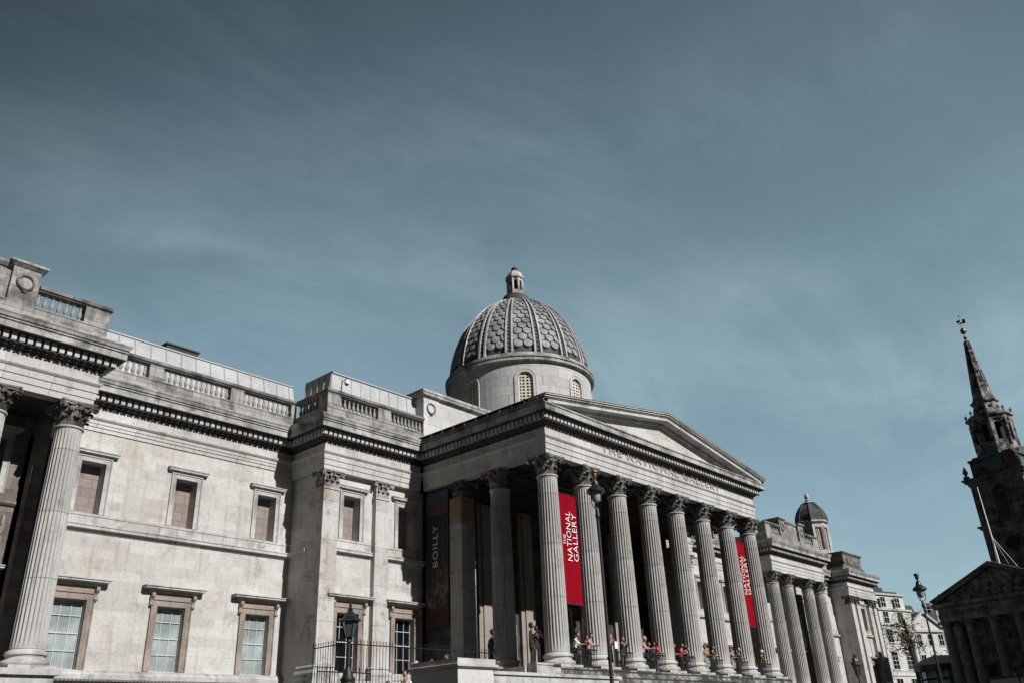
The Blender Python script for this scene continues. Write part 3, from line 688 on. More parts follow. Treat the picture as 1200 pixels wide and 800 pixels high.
# drum with eight arched windows (a part of its own), dome above
RW, zs0, zs1, WH = 6.72, 20.4, 23.95, .66
mb = MB(); NA = 8; zbot, ztop = 15.0, 25.1
halfw = WH/RW; na = 10
def cyl(r, a, z): return (DX+r*cos(a), DY+r*sin(a), z)
for w in range(8):
    ac = w*pi/4; arcs = [ac-halfw+2*halfw*i/na for i in range(na+1)]
    def zarch(a): u = min(1, abs(a-ac)/halfw); return zs1+WH*sqrt(max(0,1-u*u))
    for i in range(na):
        a, b = arcs[i], arcs[i+1]; za, zb_ = zarch(a), zarch(b)
        mb.quad(cyl(RW,a,zbot),cyl(RW,b,zbot),cyl(RW,b,zs0),cyl(RW,a,zs0)); mb.quad(cyl(RW,a,za),cyl(RW,b,zb_),cyl(RW,b,ztop+.6),cyl(RW,a,ztop+.6))
        mb.quad(cyl(RW,a,za),cyl(RW,b,zb_),cyl(RW-.45,b,zb_),cyl(RW-.45,a,za)); mb.quad(cyl(RW,a,zs0),cyl(RW,b,zs0),cyl(RW-.45,b,zs0),cyl(RW-.45,a,zs0))
    for a in (arcs[0], arcs[-1]): mb.quad(cyl(RW,a,zs0),cyl(RW-.45,a,zs0),cyl(RW-.45,a,zs1),cyl(RW,a,zs1))
    a0, a1 = ac+halfw, ac+pi/4-halfw
    for i in range(8):
        a, b = a0+(a1-a0)*i/8, a0+(a1-a0)*(i+1)/8; mb.quad(cyl(RW,a,zbot),cyl(RW,b,zbot),cyl(RW,b,ztop+.6),cyl(RW,a,ztop+.6))
mb.sm = True
DR = obj('dome_drum', mb, M['drum'], G)
mb = MB(); mb.lathe([(6.7,25.5),(6.76,25.6),(6.86,25.64),(7.08,25.66),(7.08,25.86),(7.0,25.9),(7.0,25.98),(7.1,26.0),(7.12,26.12),(7.0,26.2),(6.84,26.24),(6.84,26.46),(6.74,26.52),(6.5,26.55),(6.4,26.5)], 96, (DX,DY)); mb.sm = True
obj('drum_cornice', mb, M['cornice'], DR)
def grille(w):
    ac = w*pi/4; n = (cos(ac), sin(ac)); t = (-n[1], n[0])
    mb = MB(); fr = MB()
    def P_(u, z, d): return (DX+n[0]*d+t[0]*u, DY+n[1]*d+t[1]*u, z)
    dd = RW-.22
    # pierced screen: vertical and horizontal strips with small roundels
    def bar(u0,u1,z0,z1,d0,d1,m_):
        vs = [P_(u0,z0,d0),P_(u1,z0,d0),P_(u1,z1,d0),P_(u0,z1,d0),P_(u0,z0,d1),P_(u1,z0,d1),P_(u1,z1,d1),P_(u0,z1,d1)]
        m_.add(vs, [(0,1,2,3),(4,7,6,5),(0,4,5,1),(1,5,6,2),(2,6,7,3),(3,7,4,0)])
    nv = 5
    for u, hw_ in ((-.58,.07),(-.33,.05),(0,.085),(.33,.05),(.58,.07)):
        zt_ = zs1+sqrt(max(0,.64**2-u*u)); bar(u-hw_,u+hw_,zs0,zt_,dd,dd+.05,mb)
    nz = 14
    for j in range(nz+1):
        z = zs0+.02+j*(zs1+.6-zs0)/nz; lim = .65 if z<zs1 else sqrt(max(0,.65**2-(z-zs1)**2))
        if lim > .1: bar(-lim,lim,z-.06,z+.06,dd-.004,dd+.045,mb)
    o = obj('window', mb, M['cream'], DR)
    v = MB(); v.add([P_(-.66,zs0,dd-.12),P_(.66,zs0,dd-.12)]+[P_(.66*cos(k*pi/8), zs1+.66*sin(k*pi/8), dd-.12) for k in range(9)], [tuple(range(11))]); obj('pane', v, M['void'], o)
    # architrave ring
    r0, r1 = .84, 1.1; pts = [(-1,zs0)] 
    for (q0,q1,h_) in ((.67,.90,.05),(.90,.98,.085)):
        prev = None
        seq = [(q,zs0) for q in (1,)] 
        ang = [0]+[k*pi/12 for k in range(0,13)]+[pi]
        ring = []
        for idx, a in enumerate(ang):
            if idx == 0: ring.append((1, zs0, True))
            elif idx == len(ang)-1: ring.append((-1, zs0, True))
            else: ring.append((a, None, False))
        def pt(e, q):
            if e[2]: return (e[0]*q, zs0)
            return (q*cos(e[0]), zs1+q*sin(e[0]))
        for i in range(len(ring)-1):
            a0_, a1_ = pt(ring[i],q0), pt(ring[i+1],q0); b0_, b1_ = pt(ring[i],q1), pt(ring[i+1],q1)
            def PP(p, extra): 
                rr = sqrt(max(0, (RW+extra)**2 - p[0]**2)); return P_(p[0], p[1], rr)
            vs = [PP(a0_,-.05),PP(a1_,-.05),PP(b1_,-.05),PP(b0_,-.05),PP(a0_,h_),PP(a1_,h_),PP(b1_,h_),PP(b0_,h_)]
            fr.add(vs, [(4,5,6,7),(0,1,5,4),(2,3,7,6),(1,2,6,5),(3,0,4,7)])
    obj('window_surround', fr, M['drum'], o)
for w in range(8): grille(w)
# dome shell
ZD0, RD, HD = 25.5, 6.62, 9.15
def dome_r(z): return RD*sqrt(max(0, 1-((z-ZD0)/HD)**2))
def dome_p(a, t, ex=0.0):       # t = elevation angle
    r = (RD+ex)*cos(t); z = ZD0+(HD+ex)*sin(t); return (DX+r*cos(a), DY+r*sin(a), z)
T0, T1 = .105, 1.36
mb = MB(); mb.lathe([((RD-.06)*cos(T0+(T1-T0)*i/24), ZD0+(HD-.06)*sin(T0+(T1-T0)*i/24)) for i in range(25)], 96, (DX,DY), cap=False, mi=1); mb.sm=True
# fish-scale plates
for p in range(16):
    ac = (p)*pi/8
    rows = 15
    for r in range(rows):
        t = T0 + .06 + (r)*(T1-T0-.12)/rows; dt = (T1-T0-.12)/rows
        half = (pi/16)*.70
        offs = (-half/2, half/2) if r % 2 == 0 else (-half, 0, half)
        for o_ in offs:
            hw = half/2*.92
            c0 = ac+o_
            vs = []
            for (du, dv, e) in ((-1,1.25,.02),(1,1.25,.02),(.93,.45,.07),(.80,.14,.10),(.46,-.14,.13),(0,-.27,.14),(-.46,-.14,.13),(-.80,.14,.10),(-.93,.45,.07)):
                aa = c0+du*hw; 
                if abs(aa-ac) > half*1.02: aa = ac+half*1.02*(1 if aa>ac else -1)
                vs.append(dome_p(aa, min(T1,t+dt*(.3+dv*.8)), e))
            n = len(vs); vs.append(dome_p(max(ac-half,min(ac+half,c0)), t+dt*.6, .105))
            fs = [(i,(i+1)%n,n) for i in range(n)]
            low = [dome_p(c0+du*hw if abs(c0+du*hw-ac)<=half*1.02 else ac+half*1.02*(1 if c0+du*hw>ac else -1), min(T1,t+dt*(.3+dv*.8)), -.05) for (du,dv,e) in ((1,.45,0),(.86,.12,0),(.5,-.18,0),(0,-.32,0),(-.5,-.18,0),(-.86,.12,0),(-1,.45,0))]
            b0 = len(vs); vs += low
            for i in range(6): fs.append((2+i,3+i,b0+i+1,b0+i))
            mb.add(vs, fs)
DM = obj('dome', mb, [M['scale_lead'], M['leaddark']], G, smooth=False)
for p in range(16):
    ac = (p+.5)*pi/8; mb = MB()
    def strip(u0, u1, e, mi):
        n = 22; vs = []
        for i in range(n+1):
            t = T0+(T1-T0)*i/n; 
            for u, ee in ((u0,-.05),(u0,e),(u1,e),(u1,-.05)): vs.append(dome_p(ac+u, t, ee))
        fs = []
        for i in range(n):
            for k in range(3): fs.append((i*4+k,i*4+k+1,(i+1)*4+k+1,(i+1)*4+k))
        mb.add(vs, fs, mi)
    h = pi/16*.28
    strip(-h, -h*.52, .2, 0); strip(h*.52, h, .2, 0); strip(-h*.5, h*.5, .08, 1)
    for i in range(26):
        t = T0+.03+(T1-T0-.05)*i/26
        for s_ in (-.22,.22):
            c = dome_p(ac+s_*h*(1 if i%2 else .6), t, .12); mb.sphere(c, .075*max(.35,cos(t)), 5, 3, mi=1)
    obj('rib', mb, [M['leadpale'], M['leaddark']], DM)
mb = MB(); mb.lathe([(1.85,34.2),(1.75,34.55),(1.5,34.75),(1.45,35.1),(1.3,35.2),(1.25,35.45),(1.0,35.5),(1.0,35.6)], 32, (DX,DY)); mb.sm=True; obj('dome_collar', mb, M['leaddark'], DM)
LN = MB(); z0 = 35.5
LN.lathe([(1.0,z0),(1.0,z0+.12),(.86,z0+.16),(.86,z0+.6),(.82,z0+.62)], 8, (DX,DY), a0=pi/8)
for k in range(8):
    a = pi/8+k*pi/4; c = (DX+.74*cos(a), DY+.74*sin(a)); LN.tube([(c[0],c[1],z0+.55),(c[0],c[1],z0+1.95)], .15, 6)
LN.lathe([(.78,z0+1.75),(.82,z0+1.95),(1.0,z0+2.05),(1.0,z0+2.2),(.85,z0+2.26),(.82,z0+2.45),(.68,z0+2.75),(.42,z0+2.98),(.36,z0+3.0)], 8, (DX,DY), a0=pi/8)
l = obj('lantern', LN, M['trim'], G, smooth=False)
mb = MB(); mb.lathe([(.5,z0+.6),(.5,z0+1.8)], 8, (DX,DY)); obj('lantern_core', mb, M['void'], l)
mb = MB(); mb.lathe([(.34,z0+2.99),(.42,z0+3.04),(.2,z0+3.1),(.26,z0+3.2),(.33,z0+3.33),(.22,z0+3.48),(.06,z0+3.6),(.02,z0+3.66)], 12, (DX,DY)); obj('finial', mb, M['leaddark'], l, smooth=True)

# ---------- back wall of the portico
mb = MB(); hol = [(2.2,3.8,-.9,3.2),(12.4,15.6,-.9,5.0),(24.2,25.8,-.9,3.2),(6.9,8.5,-.9,3.2),(19.5,21.1,-.9,3.2)]
wall(mb, -.3, 28.3, TERR, 12.6, 11.2, hol, .8); mb.box(-.3,28.3,12.1,15,TERR,15.9)
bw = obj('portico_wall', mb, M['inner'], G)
mb = MB(); mb.sweep([(-.3,11.2),(28.3,11.2)], [(-.1,6.9),(.1,6.95),(.2,7.1),(.2,7.3),(.05,7.4),(-.1,7.45)]); obj('string_course', mb, M['inner'], bw)
for xc in (5.3, 10.1, 17.9, 22.7):
    mb = MB(); mb.box(xc-.85,xc-.42,10.9,11.2,FLOOR,12.4); mb.box(xc-.42,xc+.42,10.78,11.2,FLOOR,12.4); mb.box(xc+.42,xc+.85,10.9,11.2,FLOOR,12.4); obj('pilaster', mb, M['warm'], G)
for a,b_,c,d in hol:
    mb = MB(); mb.box(a-.3,a,11.05,11.2,c,d+.3); mb.box(b_,b_+.3,11.05,11.2,c,d+.3); mb.box(a,b_,11.05,11.2,d,d+.3); dd_ = obj('doorway', mb, M['brown'], G)
    mb = MB(); mb.box(a,b_,11.9,11.95,c,d); obj('door', mb, M['void'], dd_)

# ---------- second east wing and end pavilion
mb = MB(); wx2 = (73.2, 78.9); hol = []
for wx in wx2: hol += [(wx-UW/2,wx+UW/2,UZ0,UZ1),(wx-LW/2,wx+LW/2,LZ0,LZ1)]
wall(mb, 68.2, 82.6, TERR, 13.1, 15.4, hol, .85); mb.box(68.3,82.4,16.3,19,TERR,16); obj('wing_wall', mb, M['wall'], G)
for wx in wx2: upper_window(wx,15.4); lower_window(wx,15.4,True)
mb = MB(); mb.sweep([(68.6,15.4),(82.5,15.4)], SC); obj('string_course', mb, M['trim'], G)
ent = [(68.6,15.3),(82.35,15.3)]
def ent_full(ent, A=None):
    mb = MB(); mb.sweep(ent, A or ARCH); e = obj('entablature', mb, M['frieze'], G)
    mb = MB(); mb.sweep(ent, FRZ); obj('frieze', mb, M['frieze'], e)
    cornice_parts(ent, e, lambda n_, m_, mt_, p_: obj(n_, m_, mt_, p_))
ent_full(ent, ARCW)
mb = MB(); mb.sweep([(68.6,15.2),(82.35,15.2)], [(-.5,16.0),(0,16.0),(0,18.1),(.06,18.15),(.06,18.35),(-.5,18.38)]); mb.box(70,82,16.5,20,16,17.5); obj('parapet', mb, M['parapet'], G)
ent = [(82.35,15.3),(82.35,12.65),(92.2,12.65),(92.2,20)]
ent_full(ent)
mb = MB(); hol = []
for wx in (87.35,): hol += [(wx-UW/2,wx+UW/2,UZ0,UZ1),(wx-LW/2,wx+LW/2,LZ0,LZ1)]
wall(mb, 82.65, 92.0, TERR, 12.5, 13.15, hol, .85); mb.box(82.8,92.0,14.1,22,TERR,16); mb.box(82.62,82.66,13.16,15.45,TERR,12.6); obj('pavilion_wall', mb, M['wall'], G)
upper_window(87.35,13.15); lower_window(87.35,13.15,True)
mb = MB(); mb.sweep([(85.8,13.15),(89.0,13.15)], SC); obj('string_course', mb, M['trim'], G)
for xa, sides in ((82.5,'fl'),(84.5,'f'),(89.0,'f'),(90.95,'f')):
    xb = xa+1.2
    mb = MB(); mb.box(xa,xb,12.7,13.4 if sides=='f' else 14.3,FLOOR,11.35); p_ = obj('pilaster', mb, M['pilaster'], G)
    mb = MB(); mb.merge(pil_capital_mb(1.2,1.13,sides), lambda q: (q[0]+xa+.6, q[1]+12.7, q[2]+11.36)); obj('capital', mb, M['capital'], p_)
mb = MB(); mb.sweep([(82.6,15),(82.6,12.9),(91.9,12.9),(91.9,20)], [(-.4,16.02),(0,16.02),(.0,16.5),(-.4,16.6)]); mb.box(83.9,90.6,13.1,18,16.0,18.7); mb.box(83.2,91.2,13.0,18,16.0,17.0)
mb.sweep([(83.9,18),(83.9,13.1),(90.6,13.1),(90.6,18)], [(-.3,18.7),(.06,18.7),(.2,18.85),(.2,19.0),(-.3,19.05)]); mb.box(85.3,89.3,13.02,13.1,17.2,18.45); obj('attic', mb, M['sooty'], G)
# octagonal pepper-pot cupola
PX, PY = 85.3, 17.3
mb = MB(); mb.lathe([(2.35,16),(2.35,19.6),(2.15,19.7)], 8, (PX,PY), a0=pi/8); mb.lathe([(1.55,19.6),(1.55,23.2)], 8, (PX,PY), a0=pi/8, mi=1)
for k in range(8):
    a = pi/8+k*pi/4; c = (PX+2.0*cos(a), PY+2.0*sin(a)); 
    mb.lathe([(.30,19.6),(.30,23.3)], 4, c, a0=a)
mb.lathe([(1.9,23.1),(2.15,23.12),(2.15,23.75),(2.3,23.85),(2.5,23.95),(2.5,24.15),(2.3,24.25)], 8, (PX,PY), a0=pi/8)
cu = obj('cupola', mb, [M['trim'], M['void']], G, smooth=False)
for k in range(8):
    a = k*pi/4; n = (cos(a), sin(a)); t = (-n[1], n[0]); mb = MB()
    for i in range(4):
        u = -.42+.28*i; mb.tube([(PX+n[0]*1.72+t[0]*u, PY+n[1]*1.72+t[1]*u, 19.8),(PX+n[0]*1.72+t[0]*u, PY+n[1]*1.72+t[1]*u, 23.1)], .06, 4)
    for j in range(11):
        z = 19.95+j*.3; mb.tube([(PX+n[0]*1.72-t[0]*.45, PY+n[1]*1.72-t[1]*.45, z),(PX+n[0]*1.72+t[0]*.45, PY+n[1]*1.72+t[1]*.45, z)], .06, 4)
    obj('window_lattice', mb, M['cream'], cu)
mb = MB(); mb.lathe([(2.42,24.2),(2.35,24.6),(2.25,25.2),(1.95,25.9),(1.55,26.5),(1.05,27.05),(1.15,27.15),(.9,27.25),(.6,27.3)], 8, (PX,PY), a0=pi/8)
for k in range(8):
    a = pi/8+k*pi/4; mb.tube([(PX+r*cos(a),PY+r*sin(a),z) for r,z in ((2.42,24.2),(2.25,25.2),(1.95,25.9),(1.55,26.5),(1.05,27.05))], .09, 5)
    for r_, z_ in ((2.1,24.8),(1.95,25.4),(1.7,25.95),(1.35,26.4)):
        for q in (-.25,0,.25):
            aa = k*pi/4+q; mb.sphere((PX+r_*cos(aa)/cos(q)*.97, PY+r_*sin(aa)/cos(q)*.97, z_), .17, 5, 3)
obj('cupola_roof', mb, M['leaddark'], cu, smooth=False)
mb = MB(); mb.lathe([(.5,27.28),(.4,27.5),(.3,27.55),(.42,27.7),(.25,27.85),(.38,28.15),(.38,28.4),(.18,28.7),(.03,28.95)], 12, (PX,PY)); obj('finial', mb, M['leadpale'], cu, smooth=True)

# ---------- inscription: gilded letters on the frieze
def text_mb(body, size, extrude, spacing=1.0, bold=0.0):
    cu_ = bpy.data.curves.new('txt', 'FONT'); cu_.body = body; cu_.size = size; cu_.extrude = extrude; cu_.align_x = 'CENTER'; cu_.align_y = 'CENTER'; cu_.space_character = spacing; cu_.offset = bold; cu_.resolution_u = 2
    o = bpy.data.objects.new('txt', cu_); C.objects.link(o)
    dg = bpy.context.evaluated_depsgraph_get(); me = bpy.data.meshes.new_from_object(o.evaluated_get(dg))
    mb = MB(); mb.add([tuple(v.co) for v in me.vertices], [tuple(p.vertices) for p in me.polygons])
    bpy.data.objects.remove(o); bpy.data.curves.remove(cu_); bpy.data.meshes.remove(me)
    return mb
t = text_mb('THE NATIONAL GALLERY', 1.0, .03, 1.25, .012)
xs = [v[0] for v in t.v]; sx = 17.0/(max(xs)-min(xs)); mb = MB(); mb.merge(t, lambda p: (14+p[0]*sx, -.79-p[2], 14.28+p[1]*.92))
obj('inscription', mb, M['goldletter'], G, label='gilded THE NATIONAL GALLERY lettering on the frieze')

# ------------------------------------------------------------------ banners
def red_banner(x0, x1, y, z0, z1, label):
    B = thing('banner', ((x0+x1)/2, y, z0), label, 'banner', 'red gallery banners')
    mb = MB(); n = 16; vs = []; m = 8
    for i in range(n+1):
        for j in range(m+1):
            u = i/n; v = j/m; vs.append((x0+(x1-x0)*v, y+.035*sin(5*u+2*v)*sin(pi*u)+.02*sin(9*v)*u, z0+(z1-z0)*u))
    fs = [(i*(m+1)+j, i*(m+1)+j+1, (i+1)*(m+1)+j+1, (i+1)*(m+1)+j) for i in range(n) for j in range(m)]
    k = len(vs); vs += [(a, b+.012, c) for a,b,c in vs]; fs += [tuple(k+q for q in reversed(f)) for f in fs]
    mb.add(vs, fs); obj('banner_cloth', mb, M['red'], B, smooth=True)
    mb = MB()
    cx = (x0+x1)/2
    for body, du, cz, wid, hh in (('THE',-.60,7.15,.66,.28),('NATIONAL',-.12,7.45,3.3,.50),('GALLERY',.52,7.42,3.2,.50)):
        t = text_mb(body, 1.0, .006, 1.0, -.012); xs = [p[0] for p in t.v]; ys = [p[1] for p in t.v]
        sx = wid/(max(xs)-min(xs)); sy = hh/(max(ys)-min(ys)); mx = (max(xs)+min(xs))/2; my = (max(ys)+min(ys))/2
        mb.merge(t, lambda p: (cx+du-(p[1]-my)*sy*1.0, y-.075-p[2], cz+(p[0]-mx)*sx))
    obj('lettering', mb, M['white'], B, label='white THE NATIONAL GALLERY lettering running up the banner')
    mb = MB(); 
    for z in (z0, z1): mb.tube([(x0-.05,y,z),(x1+.05,y,z)], .045, 8)
    for x in (x0+.1,x1-.1): mb.tube([(x,y,z1),(x,y+.1,z1+.35 if z1<11 else z1)], .02, 5)
    obj('banner_rod', mb, M['iron'], B)
    mb = MB(); mb.tube([(x0-.05,y,z1+.35),(x1+.35,y,z1+.35)], .02, 5); obj('cord', mb, M['iron'], B)
red_banner(.92, 2.88, -.05, 3.02, 10.3, 'red banner hanging beside the corner column behind the street lamp')
red_banner(24.98, 26.85, -.05, 3.15, 10.3, 'red banner between the last two portico columns on the right')

B = thing('exhibition_banner', (-.72, 10.0, 2.5), 'tall dark exhibition banner reading BOILLY on the shaded portico flank', 'banner')
y0_, y1_, zb_, zt_ = 8.8, 11.15, 2.55, 12.2; xf = -.72
mb = MB(); mb.box(xf,xf+.06,y0_,y1_,zb_,zt_); obj('banner_cloth', mb, M['bnight'], B)
mb = MB(); mb.box(xf-.012,xf-.001,y0_+.03,y1_-.03,10.9,zt_-.03); 
o_ = obj('banner_sky', mb, M['bdusk'], B)
mb = MB(); zz = [10.45+random.uniform(.1,.5) for _ in range(25)]
for k in range(24):
    a = y0_+.03+k*(y1_-y0_-.06)/24; mb.box(xf-.016,xf-.001,a,a+(y1_-y0_-.06)/24,10.4,zz[k]+.35)
obj('banner_skyline', mb, M['bpink'], B)
mb = MB(); mb.box(xf-.014,xf-.001,y0_+.03,y1_-.03,zb_+.03,3.75); obj('banner_foot', mb, M['bmaroon'], B)
def blob(mb, cy, cz, ry, rz_, x):
    n = 14; mb.add([(x, cy+ry*cos(2*pi*k/n), cz+rz_*sin(2*pi*k/n)) for k in range(n)], [tuple(range(n))])
mb = MB(); mb.box(xf-.012,xf-.001,y0_+.03,y1_-.03,3.78,6.6); obj('banner_painting', mb, M['art'], B)
def side_text(body, cy, cz, wid, hh, mat, nm_, x=xf-.02):
    t = text_mb(body, 1.0, .006, 1.08, 0); xs = [p[0] for p in t.v]; ys = [p[1] for p in t.v]
    sx = wid/(max(xs)-min(xs)); sy = hh/(max(ys)-min(ys)); mx = (max(xs)+min(xs))/2; my = (max(ys)+min(ys))/2
    mb = MB(); mb.merge(t, lambda p: (x-p[2], cy+(p[1]-my)*sy, cz+(p[0]-mx)*sx)); obj(nm_, mb, mat, B)
side_text('BOILLY', 10.15, 8.2, 3.0, .52, plain('banner_white',(.42,.44,.48),.7), 'lettering')
side_text('Scenes of Parisian Life', 9.35, 8.3, 3.4, .28, M['btan'], 'small_lettering')
side_y = 0


# ------------------------------------------------------------------ setting: ground and terraces
mb = MB(); mb.quad((-900,-900,GROUND),(1500,-900,GROUND),(1500,1500,GROUND),(-900,1500,GROUND)); tag(obj('ground', mb, M['pave']), kind='structure')
mb = MB(); mb.box(-80,104,-12,60,GROUND+.004,TERR); tag(obj('terrace', mb, M['pave']), kind='structure')

# stair walls in front of the portico (west and its mirror image to the east)
for mir, lab in ((0,'pale stone stair wall with coping, left of the portico'), (1,'dark topped stone stair wall right of the portico')):
    W = thing('stair_wall', (28+14 if mir else -14, -5.5, TERR), lab, 'wall', 'stair walls of the portico')
    def put(nm_, mb, mat, par, **k): return obj(nm_, mb.mirrored() if mir else mb, mat, par, **k)
    mb = MB(); mb.box(-13.9,-13.3,-4.31,-2.1,TERR,-1.75); mb.box(-13.895,-11.5,-5.3,-4.3,TERR,-1.752); w_ = put('wall_body', mb, M['wall'], W)
    mb = MB(); mb.sweep([(-13.9,-2.1),(-13.9,-5.3),(-11.5,-5.3),(-11.5,-4.3)], [(-.6,-1.75),(.05,-1.75),(.18,-1.66),(.18,-1.55),(.08,-1.52),(.08,-1.30),(-.6,-1.28)]); put('coping', mb, M['sooty'] if mir else M['trim'], W)
    mb = MB(); mb.box(-13.4,-11.6,-5.2,-4.4,-1.5,-1.29)
    put('coping', mb, M['trim'], W)
    mb = MB()
    for k in range(7): mb.box(-13.3+k*.45,-10.2,-4.3,4.6,TERR+k*.33 if k else TERR,TERR+(k+1)*.33)
    put('stair', mb, M['rough'], W)
    mb = MB(); mb.box(-11.5,-1.2,-5.25,-4.6,TERR,-1.95); mb.box(-11.5,-1.0,-5.35,-4.55,-1.95,-1.8); mb.box(-10.2,-4.0,-4.6,1.0,TERR,-1.86); put('landing', mb, M['trim'], W)
# iron handrail by the dark-suited man
hr = MB(); hr.tube([(-9.6,-3.3,-1.85),(-9.6,-3.3,-.95),(-6.4,-.2,.15),(-6.2,0,.1)], .05, 6); hr.tube([(-6.4,-.2,.15),(-6.4,-.2,-1.85)], .045, 6); 
tag(obj('handrail', hr, M['iron']), 'sloping black iron handrail rising behind the stair pier to the portico', 'handrail')

# spiked iron fences
def fence(path, zt, zb, label, pitch=.205, cat='railing'):
    F = thing('iron_railing', (path[0][0], path[0][1], zb), label, cat, 'black iron railings')
    rail = MB(); bars = MB(); n_b = 0
    for i in range(len(path)-1):
        a, b = path[i], path[i+1]; L = hypot(b[0]-a[0], b[1]-a[1])
        for z in (zt-.22, zb+.2): rail.tube([(a[0],a[1],z),(b[0],b[1],z)], .028, 4)
        n = int(L/pitch)
        for k in range(n+1):
            t = k/n; x, y = a[0]+(b[0]-a[0])*t, a[1]+(b[1]-a[1])*t
            bars.tube([(x,y,zb),(x,y,zt-.12),(x,y,zt-.07),(x,y,zt+.04)], [.019,.019,.036,.005], 4)
    obj('rail', rail, M['iron'], F); o = obj('bars', bars, M['iron'], F); 
    return F
fence([(-15.9,5.2),(-15.9,-.1),(-5.0,-.1)] if False else [(-15.9,3.1),(-15.9,.6),(-4.9,.6)], .03, -2.6, 'tall spiked black railing in front of the left pavilion windows')
fence([(-19.2,-1.9),(-16.2,-1.9)], -1.55, -3.9, 'short lower black railing beside the left stair wall', pitch=.22)
fence([(-27.0,13.6),(-12.2,13.6)], -1.05, -3.4, 'low spiked black railing along the foot of the left wing')
for i, (x,y) in enumerate(()): pass
mb = MB(); mb.box(-16.2,-4.6,.3,.9,TERR,-2.6); tag(obj('railing_wall', mb, M['trim']), 'low stone kerb wall carrying the tall spiked railing', 'wall')

# railings between the portico columns (people lean on them)
for i in range(7):
    x0, x1 = 4*i+.95, 4*i+3.05
    F = thing('iron_railing', (4*i+2,-.75,FLOOR), 'dense black railing panel in portico bay %s from the corner column' % ('one','two','three','four','five','six','seven')[i], 'railing', 'railings between the portico columns')
    mb = MB(); mb.tube([(x0,-.75,.22),(x1,-.75,.22)], .05, 6); mb.tube([(x0,-.75,FLOOR+.12),(x1,-.75,FLOOR+.12)], .035, 4); obj('rail', mb, M['iron'], F)
    mb = MB()
    for k in range(12): x = x0+(x1-x0)*(k+.5)/12; mb.tube([(x,-.75,FLOOR),(x,-.75,.2)], .024, 4)
    obj('bars', mb, M['iron'], F)

# ------------------------------------------------------------------ street lamps
def ray_lamp_post(L_, x, y, z0, z1, r=.11, mat=None):
    mb = MB(); H = z1-z0
    prof = [(.42,0),(.42,.18),(.30,.24),(.30,.9),(.22,1.05),(.24,1.15),(.16,1.3),(r*1.2,1.5),(r*1.0,H*.45),(r*1.5,H*.452),(r*1.5,H*.46),(r*.95,H*.462),(r*.7,H*.96),(r*1.4,H*.965),(r*1.4,H*.975),(r*.8,H)]
    mb.lathe([(a, z0+b) for a,b in prof], 12, (x,y)); mb.sm = True
    return obj('post', mb, mat or M['iron'], L_)
def globe_lamp(x, y, z0, ztop, s, label, ladder=False):
    L_ = thing('street_lamp', (x,y,z0), label, 'street lamp', 'tall round headed street lamps')
    zb = ztop-2.05*s
    ray_lamp_post(L_, x, y, z0, zb, .075)
    mb = MB()
    for a in (0.6, 0.6+2*pi/3, .6+4*pi/3):
        mb.tube([(x,y,zb),(x+.22*s*cos(a),y+.22*s*sin(a),zb+.12*s),(x+.30*s*cos(a),y+.30*s*sin(a),zb+.3*s),(x+.30*s*cos(a),y+.30*s*sin(a),zb+1.0*s)], .03*s, 5)
    mb.tube([(x-.3*s,y,zb-.02*s),(x+.3*s,y,zb-.02*s)], .025*s, 5)
    obj('frame', mb, M['irong'], L_)
    mb = MB(); mb.lathe([(.05*s,zb+.28*s),(.18*s,zb+.33*s),(.27*s,zb+.5*s),(.29*s,zb+.72*s),(.26*s,zb+.92*s)], 16, (x,y)); obj('globe', mb, M['lampglass'], L_, smooth=True)
    mb = MB(); mb.lathe([(.20*s,zb+.86*s),(.47*s,zb+.80*s),(.50*s,zb+.86*s),(.44*s,zb+1.0*s),(.26*s,zb+1.13*s),(.2*s,zb+1.2*s),(.17*s,zb+1.38*s),(.1*s,zb+1.42*s)], 20, (x,y)); hd_ = obj('hood', mb, M['irong'], L_, smooth=True)
    mb = MB(); mb.lathe([(.16*s,zb+1.4*s),(.08*s,zb+1.46*s),(.07*s,zb+1.58*s),(.15*s,zb+1.72*s),(.13*s,zb+1.84*s),(.2*s,zb+1.9*s),(.17*s,zb+2.0*s),(.04*s,zb+2.05*s)], 10, (x,y)); obj('crown', mb, M['bronze'] if ladder else M['iron'], hd_, smooth=True)
    return L_
LAMP1 = globe_lamp(-14.15,-14.08, GROUND, 5.56, .82, 'nearest tall black street lamp with glass globe in front of the portico', True)
globe_lamp(14.05,-17.69, GROUND, 3.64, .84, 'tall black street lamp against the sky left of the church')
def lantern_lamp(x, y, z0, ztop, s, label, group='six sided lantern street lamps', wf=1.0):
    L_ = thing('lantern_lamp', (x,y,z0), label, 'street lamp', group)
    zb = ztop-2.0*s; ray_lamp_post(L_, x, y, z0, zb, .075)
    n = 6; a0 = .3
    mb = MB(); mb.lathe([(.17*s*wf,zb+.12*s),(.335*s*wf,zb+.92*s)], n, (x,y), a0=a0, cap=False); obj('glazing', mb, M['lanternglass'], L_)
    mb = MB()
    for k in range(n):
        a = a0+2*pi*k/n; mb.tube([(x+.18*s*wf*cos(a),y+.18*s*wf*sin(a),zb+.1*s),(x+.345*s*wf*cos(a),y+.345*s*wf*sin(a),zb+.94*s)], .026*s, 4)
    mb.lathe([(.05*s,zb-.05*s),(.2*s,zb+.08*s),(.19*s,zb+.14*s),(.1*s,zb+.14*s)], n, (x,y), a0=a0); obj('frame', mb, M['iron'], L_)
    mb = MB(); mb.lathe([(.33*s*wf,zb+.9*s),(.47*s*wf,zb+.93*s),(.46*s*wf,zb+.99*s),(.28*s*wf,zb+1.18*s),(.22*s,zb+1.42*s),(.13*s,zb+1.46*s),(.15*s,zb+1.6*s),(.06*s,zb+1.68*s),(.09*s,zb+1.78*s),(.02*s,zb+2.0*s)], n, (x,y), a0=a0); obj('hood', mb, M['iron'], L_, smooth=False)
    return L_
